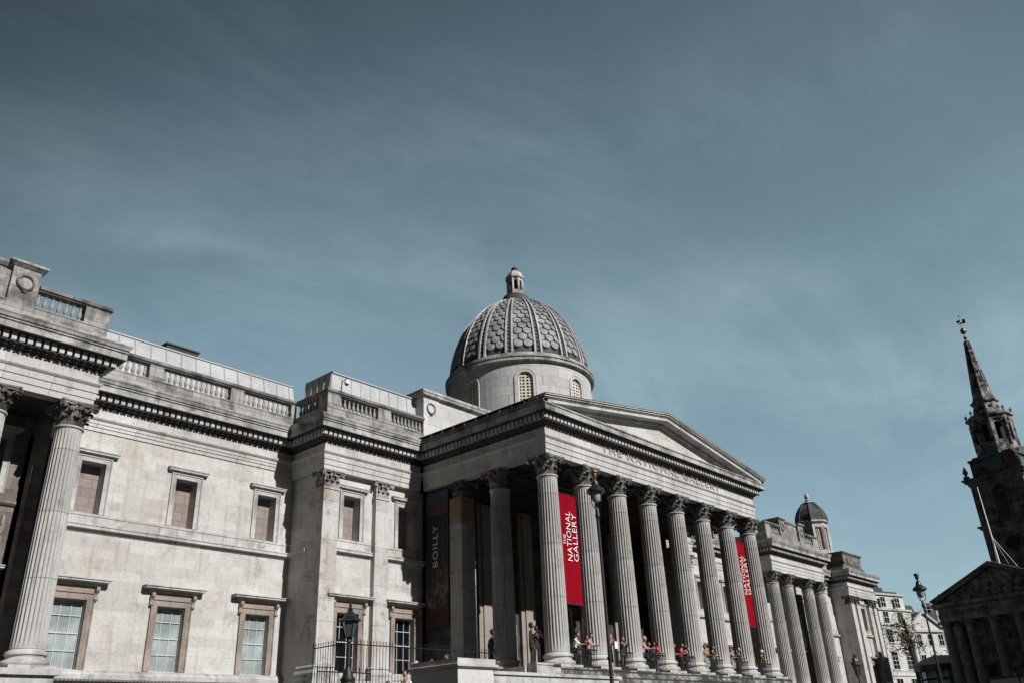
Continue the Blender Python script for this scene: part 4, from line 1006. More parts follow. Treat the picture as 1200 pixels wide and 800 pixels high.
lantern_lamp(-24.95,-11.43, TERR, -.52, .60, 'black six sided lantern in front of the left pavilion window', wf=1.35)
lantern_lamp(31.2,-6.16, TERR, .92, 1.0, 'small black lantern before the far end pavilion of the gallery')
lantern_lamp(70.8,1.8, TERR, 5.42, .85, 'distant slim black lantern before the pedimented white house')

# security cameras on the roof line
def dome_camera(x, y, z, label, h=.0):
    c_ = thing('security_camera', (x,y,z), label, 'camera', 'roof security cameras')
    mb = MB(); mb.tube([(x+.1,y+.5,z-1.4),(x+.1,y+.35,z-.2),(x,y+.1,z+.25),(x,y-.35,z+.3)], .035, 6); obj('arm', mb, M['iron'], c_)
    mb = MB(); mb.lathe([(.04,z+.2),(.14,z+.16),(.18,z+.02),(.18,z-.08),(.15,z-.14)], 14, (x,y-.38)); obj('housing', mb, M['white'], c_, smooth=True)
    mb = MB(); mb.sphere((x,y-.38,z-.13), .14, 10, 6); obj('lens', mb, M['glassdark'], c_, smooth=True)
dome_camera(-8.75, 11.2, 18.95, 'white dome camera on the corner of the left pavilion balustrade')
dome_camera(30.2, 11.0, 18.6, 'white camera on the skyline just right of the portico')

# ------------------------------------------------------------------ CHURCH (local frame: +x inward/east, +y north, origin at the steeple axis)
CH = thing('church', (100.8,-7.65,0), 'dark stone church with columned portico, clock tower and tall spire', 'church', rz=-radians(12))
def cobj(nm_, mb, mat, par=None, label=None, smooth=False, loc=(0,0,0)):
    o = obj(nm_, mb, mat, par or CH, loc, smooth=smooth, label=label, local=True); return o
XF = -13.0
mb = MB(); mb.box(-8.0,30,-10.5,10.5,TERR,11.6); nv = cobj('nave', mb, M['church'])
mb = MB(); mb.sweep([(30,10.5),(-8,10.5),(-8,-10.5),(30,-10.5)], [(-.4,11.0),(.3,11.05),(.45,11.3),(.45,11.5),(-.4,11.6)]); mb.box(-8.2,30,9.9,10.5,11.6,12.55); mb.box(-8.2,30,-10.5,-9.9,11.6,12.55); mb.box(-8.4,30,9.75,10.65,12.45,12.6); cobj('parapet', mb, M['church'], nv)
mb = MB(); mb.prismX([(-9.0,10.95),(9.0,10.95),(0,14.85)], XF+.3, 30); cobj('roof', mb, M['slate'])
# portico
CS = shaft_mesh('column_shaft', .72, .60, 10.2, mat=M['churchcol'])
CC = capital_mesh('capital', .60, 1.1, mat=M['church']); CB = base_mesh('column_base', .70, .7, M['church'])
ys = [8.3-3.32*k for k in range(6)]
for y in ys:
    o = cobj('column', CS, None, loc=(XF+.75,y,-3.1)); 
    for nm_, me, z in (('capital',CC,10.3),('column_base',CB,-.7)): obj(nm_, me, None, o, (0,0,z), local=True)
for y in (ys[0], ys[-1]):
    o = cobj('column', CS, None, loc=(XF+4.3,y,-3.1)); obj('capital', CC, None, o, (0,0,10.3), local=True)
cp = [(-8,8.75),(XF,8.75),(XF,-9.05),(-8,-9.05)]
cp = [(x,y) for x,y in cp]
mb = MB(); mb.sweep(cp, [(-.9,8.2),(0,8.2),(0,8.6),(.06,8.6),(.06,9.0),(.14,9.05),(.14,9.12),(0,9.15),(0,9.85),(.15,9.9),(.15,10.1),(.55,10.15),(.55,10.45),(.65,10.6),(-.9,10.62)]); mb.blocks(cp,.15,.42,9.93,10.12,.45,.22)
cobj('entablature', mb, M['church'])
mb = MB(); mb.prismX([(-8.8,10.62),(8.5,10.62),(-.15,14.3)], XF+.1, XF+.6)
for k in range(60):   # worn relief carving in the tympanum
    a = random.uniform(-6.5,6.2); h = 10.9+random.random()*max(.2,(3.3-abs(a+.15)*.42)); mb.sphere((XF+.1,a,h), random.uniform(.12,.34), 6, 4)
pd = cobj('pediment', mb, M['church'])
mb = MB()
for s_ in (-1,1):
    for lo, hi, xx, e in ((0,.3,XF-.5,9.15),(.3,.45,XF-.62,9.3),(.452,.6,XF-.7,9.4)):
        mb.prismX([(s_*e-.15,10.5+lo),(-.15,14.5+lo),(-.15,14.5+hi),(s_*e-.15,10.5+hi)], xx, XF+.7)
cobj('raking_cornice', mb, M['church'], pd)
mb = MB(); mb.box(XF+.1,-8,-8.9,8.6,8.3,8.5); cobj('portico_ceiling', mb, M['church']); mb = MB(); mb.box(XF-2,-8,-10,10,TERR,-3.6); mb.box(XF-3,XF-2,-10,10,TERR,-3.9)
cobj('portico_floor', mb, M['church'])
mb = MB()
for k in range(3): mb.box(-8.15,-8.05,5.2-6.2*k,7.0-6.2*k,-3.6,2.4)
cobj('door', mb, M['void'])
# tower
TH = 3.75
mb = MB(); mb.box(-TH,TH,-TH,TH,10,28.2)
for z0,z1,e in ((14.2,15.2,.15),(21.1,21.35,.35),(21.35,21.6,.55),(27.6,28.1,.3),(28.1,28.45,.65),(28.45,28.7,.9)):
    mb.box(-TH-e,TH+e,-TH-e,TH+e,z0,z1)
for z0,z1 in ((21.6,27.6),(15.2,21.1)):
    for sx in (-1,1):
        for sy in (-1,1):
            mb.box(sx*TH-.55*(sx>0)-.12*(sx<0), sx*TH+.55*(sx<0)+.12*(sx>0), sy*TH-.55*(sy>0)-.12*(sy<0), sy*TH+.55*(sy<0)+.12*(sy>0), z0, z1)
for sgn in (-1,1):
    mb.box(-TH-.1,-TH,sgn*1.9-.3,sgn*1.9+.3,21.6,27.6); mb.box(sgn*1.9-.3,sgn*1.9+.3,-TH-.1,-TH,21.6,27.6)
tw = cobj('tower', mb, M['church'])
def rot4(mb, src):
    for k in range(4):
        c_, s_ = cos(k*pi/2), sin(k*pi/2); mb.merge(src, lambda p: (p[0]*c_-p[1]*s_, p[0]*s_+p[1]*c_, p[2]))
# louvred arched belfry openings + oculi on each face
for k in range(4):
    c_, s_ = cos(k*pi/2), sin(k*pi/2); T = lambda p: (p[0]*c_-p[1]*s_, p[0]*s_+p[1]*c_, p[2])
    f = MB(); n = 12; zsx = 26.0
    f.add([(-TH-.06,-.95,22.2),(-TH-.06,.95,22.2)]+[(-TH-.06,.95*cos(pi*i/n),zsx+.95*sin(pi*i/n)) for i in range(n+1)], [tuple(range(n+3))])
    f2 = MB(); 
    for i in range(14): f2.box(-TH-.14,-TH-.05,-.92,.92,22.3+i*.3,22.38+i*.3)
    fr = MB(); pts = [(-TH-.08,1.1,22.2)]+[(-TH-.08,1.1*cos(pi*i/n),zsx+1.1*sin(pi*i/n)) for i in range(n+1)]+[(-TH-.08,-1.1,22.2)]; fr.tube(pts, .14, 6)
    a = MB(); a.merge(f, T); w_ = cobj('belfry_opening', a, M['void'], tw)
    a = MB(); a.merge(f2, T); a.merge(fr, T); cobj('louvres', a, M['church'], tw)
    f = MB(); f.add([(-TH-.05,.95*cos(2*pi*i/20),18.6+.95*sin(2*pi*i/20)) for i in range(20)], [tuple(range(20))]); a = MB(); a.merge(f, T); cobj('round_window', a, M['void'], tw)
    f = MB(); f.tube([(-TH-.06,1.15*cos(2*pi*i/24),18.6+1.15*sin(2*pi*i/24)) for i in range(25)], .16, 6); a = MB(); a.merge(f, T); cobj('round_window_frame', a, M['church'], tw)
def urn(x, y, z, s=1.0):
    mb = MB(); mb.box(x-.32*s,x+.32*s,y-.32*s,y+.32*s,z,z+.5*s); mb.lathe([(.1*s,z+.5*s),(.14*s,z+.6*s),(.36*s,z+1.0*s),(.38*s,z+1.2*s),(.2*s,z+1.35*s),(.28*s,z+1.5*s),(.1*s,z+1.75*s),(.14*s,z+1.85*s),(.03*s,z+2.0*s)], 10, (x,y)); cobj('urn', mb, M['church'], tw, smooth=True)
for sx in (-1,1):
    for sy in (-1,1): urn(sx*4.0, sy*4.0, 28.7, 1.05)
# clock stage
QH = 2.95
mb = MB(); mb.box(-QH,QH,-QH,QH,28.7,32.0)
for s_ in (-1,1):
    for q in (-1,1): mb.box(s_*QH-.1,s_*QH+.1,q*QH-.5,q*QH+.5,28.7,31.5)
for k in range(4):
    c_, s_ = cos(k*pi/2), sin(k*pi/2); T = lambda p: (p[0]*c_-p[1]*s_, p[0]*s_+p[1]*c_, p[2])
    n = 14; poly = [(-QH-.45,31.55)] + [(1.6*-cos(pi*i/n), 31.6+.95*sin(pi*i/n)) for i in range(n+1)] + [(QH+.45,31.55)]
    f = MB(); 
    a_ = [(-QH-.5,31.3),(QH+.5,31.3),(QH+.5,31.6)]+[(1.55*cos(pi*i/n),31.65+1.0*sin(pi*i/n)) for i in range(n+1)]+[(-QH-.5,31.6)]
    f.prismX(a_, -QH-.55, -QH+.2); mb.merge(f, T)
ck = cobj('clock_stage', mb, M['church'])
for k in range(4):
    c_, s_ = cos(k*pi/2), sin(k*pi/2); T = lambda p: (p[0]*c_-p[1]*s_, p[0]*s_+p[1]*c_, p[2])
    f = MB(); f.add([(-QH-.2,1.15*cos(2*pi*i/28),30.55+1.15*sin(2*pi*i/28)) for i in range(28)], [tuple(range(28))]); a = MB(); a.merge(f, T); cf = cobj('clock_face', a, M['clock'], ck)
    f = MB(); f.tube([(-QH-.2,1.25*cos(2*pi*i/28),30.55+1.25*sin(2*pi*i/28)) for i in range(29)], .12, 6); a = MB(); a.merge(f, T); cobj('clock_rim', a, M['churchcol'], ck)
    f = MB()
    for i in range(12):
        an = 2*pi*i/12; f.tube([(-QH-.23,.9*cos(an),30.55+.9*sin(an)),(-QH-.23,1.05*cos(an),30.55+1.05*sin(an))], .035, 4)
    f.tube([(-QH-.24,0,30.5),(-QH-.24,.15,31.4)], .035, 4); f.tube([(-QH-.24,0,30.5),(-QH-.24,-.5,30.2)], .04, 4)
    a = MB(); a.merge(f, T); cobj('clock_hand', a, M['gilt'], ck)
# octagonal lantern stage with open arches
RO = 2.95
mb = MB(); mb.lathe([(RO+.1,32.0),(RO+.1,33.0),(RO-.05,33.05),(RO-.1,34.0)], 8, (0,0), a0=pi/8)
for k in range(8):
    a = pi/8+k*pi/4; c = ((RO-.35)*cos(a),(RO-.35)*sin(a)); mb.lathe([(.48,33),(.48,37.4)], 4, c, a0=a)
    c = ((RO+.0)*cos(a),(RO+.0)*sin(a)); mb.tube([(c[0],c[1],33.2),(c[0],c[1],37.3)], .17, 7)
    a2 = k*pi/4; n2 = (cos(a2),sin(a2)); t2 = (-n2[1],n2[0]); n = 10; ap = (RO-.3)*cos(pi/8); pts = []
    vs = []; 
    for i in range(n+1):
        u = -.72+1.44*i/n; zz = 36.2+sqrt(max(0,.72**2-u*u))
        for dd in (0,.35): vs += [(n2[0]*(ap-dd)+t2[0]*u, n2[1]*(ap-dd)+t2[1]*u, zz), (n2[0]*(ap-dd)+t2[0]*u, n2[1]*(ap-dd)+t2[1]*u, 37.5)]
    fs = []
    for i in range(n): fs += [(i*4,i*4+1,i*4+5,i*4+4),(i*4+2,i*4+3,i*4+7,i*4+6),(i*4,i*4+2,i*4+6,i*4+4)]
    mb.add(vs, fs)
mb.lathe([(1.75,33),(1.75,37.5)], 8, (0,0), a0=pi/8, mi=1)
mb.lathe([(RO-.2,37.3),(RO,37.4),(RO+.1,37.8),(RO+.45,38.0),(RO+.45,38.3),(RO-.1,38.45)], 8, (0,0), a0=pi/8)
oc = cobj('octagon_stage', mb, [M['spirestone'], M['void']])
for k in range(8):
    a = pi/8+k*pi/4; mb = MB(); x, y = (RO+.2)*cos(a), (RO+.2)*sin(a); mb.lathe([(.14,38.3),(.14,38.5),(.07,38.6),(.22,38.85),(.2,39.0),(.05,39.15),(.02,39.4)], 8, (x,y)); cobj('urn', mb, M['church'], oc, smooth=True)
# waisted stage, spire with round openings
mb = MB(); mb.lathe([(2.1,38.4),(2.0,39.2),(1.75,40.2),(1.75,40.5),(2.05,40.65),(2.05,40.9),(1.7,41.0),(1.5,41.6),(1.32,42.3)], 8, (0,0), a0=pi/8); ws = cobj('waist_stage', mb, M['spirestone'])
mb = MB(); mb.lathe([(1.32,42.3),(.42,51.2),(.5,51.3),(.3,51.5)], 8, (0,0), a0=pi/8)
for k in range(8):
    a = pi/8+k*pi/4; mb.tube([(1.32*cos(a),1.32*sin(a),42.3),(.42*cos(a),.42*sin(a),51.2)], [.09,.04], 5)
sp_ = cobj('spire', mb, M['spirestone'])
mb = MB()
for z in (43.3,44.2,45.9,47.6,49.2):
    r = (1.32+(.42-1.32)*(z-42.3)/8.9)*cos(pi/8)+.03
    for k in range(8):
        a = k*pi/4; n2 = (cos(a),sin(a)); t2 = (-n2[1],n2[0]); q = .25 if z<46 else .19
        mb.add([(n2[0]*r+t2[0]*q*cos(2*pi*i/10), n2[1]*r+t2[1]*q*cos(2*pi*i/10), z+q*1.1*sin(2*pi*i/10)) for i in range(10)], [tuple(range(10))])
for k in range(8):
    a = k*pi/4; n2 = (cos(a),sin(a)); t2 = (-n2[1],n2[0]); r = 1.9*cos(pi/8)+.05
    mb.add([(n2[0]*r+t2[0]*.34*cos(2*pi*i/12), n2[1]*r+t2[1]*.34*cos(2*pi*i/12), 39.6+.36*sin(2*pi*i/12)) for i in range(12)], [tuple(range(12))])
cobj('spire_opening', mb, M['void'], sp_)
mb = MB(); mb.lathe([(.3,51.4),(.12,51.7),(.3,52.0),(.12,52.3),(.07,52.6),(.42,52.95),(.46,53.3),(.3,53.65),(.06,53.8),(.05,56.0)], 12, (0,0)); fn = cobj('finial', mb, M['gilt'], smooth=True)
mb = MB(); mb.tube([(0,0,53.8),(0,0,56)], .05, 6); mb.box(-.04,.04,-.75,.35,54.6,54.75); mb.box(-.03,.03,-.75,-.3,54.45,55.2); mb.box(-.03,.03,.1,.6,54.9,55.3); mb.sphere((0,0,56.05), .13, 8, 5); cobj('weather_vane', mb, M['iron'], fn)
# flagpole with stays above the pediment
c12, s12 = cos(-radians(12)), sin(-radians(12))
FP = thing('flagpole', (100.8+(-12.4*c12-(-1.1)*s12), -7.65+(-12.4*s12+(-1.1)*c12), 14.4), 'thin white flagpole with stays above the church pediment', 'flagpole', rz=-radians(12))
mb = MB(); mb.tube([(0,0,0),(0,.12,10.9)], [.12,.06], 8); obj('pole', mb, M['white'], FP, local=True)
mb = MB(); mb.tube([(0,.02,3.9),(0,-2.2,-.5)], .025, 4); mb.tube([(0,.02,3.9),(1.3,-.6,.2)], .02, 4); mb.tube([(0,.02,3.9),(.8,.7,-.3)], .02, 4); obj('stay', mb, M['white'], FP, local=True)

# ------------------------------------------------------------------ background buildings to the right
def frame_of(o, ang):      # returns T mapping (u along facade, v outward toward viewer, z)
    d = (cos(radians(ang)), -sin(radians(ang))); n = (-sin(radians(ang)), -cos(radians(ang)))
    return lambda p: (o[0]+d[0]*p[0]+n[0]*p[1], o[1]+d[1]*p[0]+n[1]*p[1], p[2])
def tbox(mb, T, u0,u1,v0,v1,z0,z1, mi=None):
    t = MB(); t.box(u0,u1,v0,v1,z0,z1); mb.merge(t, T, mi)
HA = thing('stucco_house', (118.6,16.5,TERR), 'cream five storey stucco house with dark sash windows behind a tree', 'building')
TA = frame_of((118.6,16.5), 15)
Wd = 9.0
mb = MB(); tbox(mb, TA, -Wd,0,-9,0,TERR,13.6); tbox(mb, TA, -Wd,-.6,-8.6,-.4,13.6,16.0); wl = obj('wall', mb, M['stucco'], HA)
mb = MB()
for z, e, h in ((16.0,.3,.3),(13.4,.26,.3),(10.9,.2,.28),(2.9,.12,.18),(3.6,.06,.12)):
    tbox(mb, TA, -Wd-e,(e if z<15 else e-.6),-.5,(e if z<15 else e-.4),z,z+h)
tbox(mb, TA, -.1,.1,0,.16,TERR,10.9); obj('cornice', mb, M['stuccog'], HA)
mb = MB(); tbox(mb, TA, -Wd+.5,-1.2,-8,-1,16.3,16.8); rf = obj('roof', mb, M['slate'], HA)
mb = MB()
for k, u in enumerate((-7.6,-7.0,-6.2,-5.7,-5.2)): 
    t = MB(); t.lathe([(.2,17.3),(.16,18.2+.3*(k%2)),(.22,18.3+.3*(k%2))], 8, (u,-1.8)); mb.merge(t, TA)
tbox(mb, TA, -8,-4.8,-2.4,-1.2,16.8,17.4); obj('chimney', mb, M['slate'], rf)
def bwin(H_, T, u, z, w, h, pane=None, shutter=False, arch=False):
    mb = MB(); tbox(mb, T, u-w/2,u+w/2,.002,.03,z,z+h); p = obj('window', mb, pane or M['glassdark'], H_)
    mb = MB()
    for (a,b,c,d) in ((u-w/2-.1,u-w/2,z,z+h),(u+w/2,u+w/2+.1,z,z+h),(u-w/2-.1,u+w/2+.1,z+h,z+h+.12),(u-w/2-.18,u+w/2+.18,z-.18,z),(u-.03,u+.03,z,z+h),(u-w/2,u+w/2,z+h*.5-.04,z+h*.5+.04)):
        tbox(mb, T, a,b,.0,.07+.04*(c<z),c,d)
    if h > 2.4:
        for q in (.25,.75): tbox(mb, T, u-w/2,u+w/2,.0,.06,z+h*q-.025,z+h*q+.025)
    if arch:
        t = MB(); t.tube([((w/2+.25)*cos(pi*i/10)+u, .05, z+h+.1+(w/2+.1)*sin(pi*i/10)) for i in range(11)], .08, 5); mb.merge(t, T)
    obj('frame', mb, M['sash'], p)
for u in (-7.2,-3.2):
    bwin(HA, TA, u, 13.95 , 1.3, 1.6)
    bwin(HA, TA, u, 11.3, 1.4, 1.9)
    bwin(HA, TA, u, 8.2, 1.5, 2.1)
    bwin(HA, TA, u, 4.0, 1.6, 2.7, arch=True)
    bwin(HA, TA, u, .3, 1.6, 2.2)
HB = thing('pedimented_house', (136,20,TERR), 'white house with triangular gable pediment and round arched windows', 'building')
TB = frame_of((132.6,22.0), 25)
mb = MB(); tbox(mb, TB, -.2,8.6,-10,0,TERR,11.7); obj('wall', mb, M['stucco'], HB)
mb = MB(); t = MB(); t.prismY([(-.2,11.9),(8.6,11.9),(4.2,15.0)], -.05,.0); mb.merge(t, lambda p: TB((p[0], -p[1], p[2]))); gb = obj('gable', mb, M['stucco'], HB)
mb = MB()
for e in (-.6, 9.0):
    t = MB(); t.prismY([(e,11.85),(4.2,15.0),(4.2,15.45),(e,12.25)], -.5,.1); mb.merge(t, lambda p: TB((p[0], -p[1], p[2])))
tbox(mb, TB, -.5,8.9,0,.4,11.5,11.9); obj('raking_cornice', mb, M['stuccog'], gb)
mb = MB(); t = MB(); t.tube([(4.2+.55*cos(2*pi*i/16), .05, 13.1+.8*sin(2*pi*i/16)) for i in range(17)], .06, 5); mb.merge(t, TB); obj('oval_ornament', mb, M['stuccog'], gb)
mb = MB(); t = MB(); t.prismY([(-.5,11.95),(8.9,11.95),(4.2,15.1)], .1,10); mb.merge(t, lambda p: TB((p[0], -p[1], p[2]))); obj('roof', mb, M['slate'], HB)
for u in (2.2,5.1,7.8): bwin(HB, TB, u, 9.1, 1.2, 2.0)
for u in (2.2,5.1,7.8): bwin(HB, TB, u, 5.0, 1.4, 2.4, arch=True)
mb = MB(); tbox(mb, TB, 8.65,14,-9,-.6,TERR,11.0); tbox(mb, TB, -6,-.25,-9,-1.5,TERR,11.0); obj('party_wall', mb, M['bricky'], HB)
# dark roofs beyond
HC = thing('dark_roofed_block', (148,25,TERR), 'dark slate roofed block with chimneys showing above the white houses', 'building')
TC = frame_of((146.7,27.4), 15)
mb = MB(); tbox(mb, TC, 0,18,-8,0,TERR,14.4); obj('wall', mb, M['bricky'], HC)
mb = MB(); t = MB(); t.prismX([(0.3,14.4),(-8,14.4),(-6.5,18.6),(-1.4,18.6)], 0,6.5); mb.merge(t, TC); tbox(mb, TC, 6.6,13,-7,-.5,14.4,17.2)
rf = obj('roof', mb, M['slate'], HC)
mb = MB(); tbox(mb, TC, 7.6,8.5,-1.2,-.2,14.4,16.0); tbox(mb, TC, 10.2,11.1,-1.2,-.2,14.4,15.9); obj('dormer', mb, M['white'], rf)
mb = MB(); tbox(mb, TC, 13.2,15.2,-3,-1.4,14.4,18.7)
for k in range(3):
    t = MB(); t.lathe([(.18,18.7),(.15,19.7)], 6, (13.6+.6*k,-2.2)); mb.merge(t, TC)
obj('chimney', mb, M['roofdark'], rf)
mb = MB()
for u in (6.9,8.6,10.3,12.0): 
    t = MB(); t.tube([(u,-.4,17.0),(u,-.4,19.2)], .05, 4); mb.merge(t, TC)
for z in (17.9,18.6,19.1): 
    t = MB(); t.tube([(5.4,-.4,z),(12.8,-.4,z)], .05, 4); mb.merge(t, TC)
obj('roof_railing', mb, M['sash'], rf)

# glass and dark metal kiosk by the church
KX = thing('glass_kiosk', (100.1,8.4,TERR), 'dark metal kiosk with domed grey roof and greenish glazing beside the church', 'kiosk')
kc = (100.4,7.9)
mb = MB(); mb.lathe([(3.7,3.3),(3.75,3.45),(3.6,3.6),(2.9,4.1),(1.4,4.6),(.5,4.72),(.3,4.74)], 24, kc); obj('roof', mb, M['stuccog'], KX, smooth=True)
mb = MB(); mb.lathe([(3.5,2.5),(4.0,2.55),(4.0,3.35),(3.7,3.4)], 24, kc); obj('fascia', mb, M['iron'], KX)
mb = MB(); mb.lathe([(3.2,TERR),(3.2,2.52)], 12, kc, cap=False); obj('glazing', mb, M['greenframe'], KX)
mb = MB()
for k in range(12):
    a = 2*pi*k/12; mb.tube([(kc[0]+3.25*cos(a),kc[1]+3.25*sin(a),TERR),(kc[0]+3.25*cos(a),kc[1]+3.25*sin(a),2.55)], .09, 5)
for z in (1.4,.2): mb.tube([(kc[0]+3.27*cos(2*pi*k/24),kc[1]+3.27*sin(2*pi*k/24),z) for k in range(25)], .11, 4)
obj('frame', mb, M['iron'], KX)

# plane tree in front of the cream house
TR = thing('plane_tree', (108.9,14.2,TERR), 'thin leaved plane tree with mottled trunk before the cream house', 'tree')
tx, ty = 108.9, 14.2
mb = MB(); mb.tube([(tx,ty,TERR),(tx,ty,2),(tx-.05,ty+.1,6),(tx-.1,ty+.2,9.6),(tx-.2,ty+.7,12)], [.62,.55,.46,.38,.12], 9)
random.seed(11); tips = []
dL = (cos(radians(107)), sin(radians(107)))     # leftwards seen from the square
for k in range(20):
    z = random.uniform(5.5,9.8); a = random.uniform(.3,1.0); s_ = random.uniform(.6,3.9); dep = random.uniform(-1.4,1.4)
    sgn = -1 if random.random() < .12 else 1
    if sgn < 0: s_ *= .25
    ex_, ey_ = tx+dL[0]*s_*sgn+dep*.9, ty+dL[1]*s_*sgn+dep*.2; ez = z+random.uniform(-.3,4.0)
    mb.tube([(tx-.2,ty+.2,z),((tx+ex_)/2,(ty+ey_)/2,z+(ez-z)*.7+.4),(ex_,ey_,ez)], [.13,.08,.03], 5); tips.append((ex_,ey_,ez)); tips.append(((tx+ex_)/2,(ty+ey_)/2,z+(ez-z)*.7+.3))
obj('trunk', mb, M['bark'], TR, smooth=True)
mb = MB()
for (x,y,z) in tips:
    for c in range(3):
        cx, cy, cz = x+random.gauss(0,.45), y+random.gauss(0,.45), z+random.gauss(0,.5)
        for q in range(16):
            px, py, pz = cx+random.gauss(0,.38), cy+random.gauss(0,.38), cz+random.gauss(0,.34); s_ = random.uniform(.07,.15)
            a, b = random.uniform(0,2*pi), random.uniform(-1,1); u = (cos(a)*s_, sin(a)*s_, b*s_*.5); v = (-sin(a)*s_*b, cos(a)*s_*b, s_)
            mb.add([(px-u[0],py-u[1],pz-u[2]),(px-v[0]*.5,py-v[1]*.5,pz-v[2]*.5),(px+u[0],py+u[1],pz+u[2]),(px+v[0],py+v[1],pz+v[2])], [(0,1,2,3)], mi=0 if random.random()<.6 else 1)
obj('crown', mb, [M['leaf'], M['leaf2']], TR)

# pale panelled balustrade at the lower right, in front of the church
PB = thing('panelled_barrier', (15,-22,GROUND), 'pale panelled barrier in the bottom right corner before the church', 'barrier')
mb = MB(); 
p0 = (14.74,-20.17); dv = (-.2,-1.0); L_ = hypot(*dv); dv = (dv[0]/L_, dv[1]/L_)
for k in range(7):
    a = (p0[0]+dv[0]*1.7*k, p0[1]+dv[1]*1.7*k); b = (p0[0]+dv[0]*(1.7*k+1.6), p0[1]+dv[1]*(1.7*k+1.6))
    mb.sweep([a,b], [(-.04,GROUND+.3),(.04,GROUND+.3),(.04,-2.75),(-.04,-2.75)])
obj('panel', mb, M['stuccog'], PB)
mb = MB(); e = (p0[0]+dv[0]*12, p0[1]+dv[1]*12); mb.sweep([p0,e], [(-.08,-2.72),(.1,-2.72),(.1,-2.6),(-.08,-2.6)])
for k in range(8):
    a = (p0[0]+dv[0]*(1.7*k-.05), p0[1]+dv[1]*(1.7*k-.05)); mb.tube([(a[0],a[1],GROUND),(a[0],a[1],-2.7)], .06, 5)
obj('frame', mb, M['church'], PB)

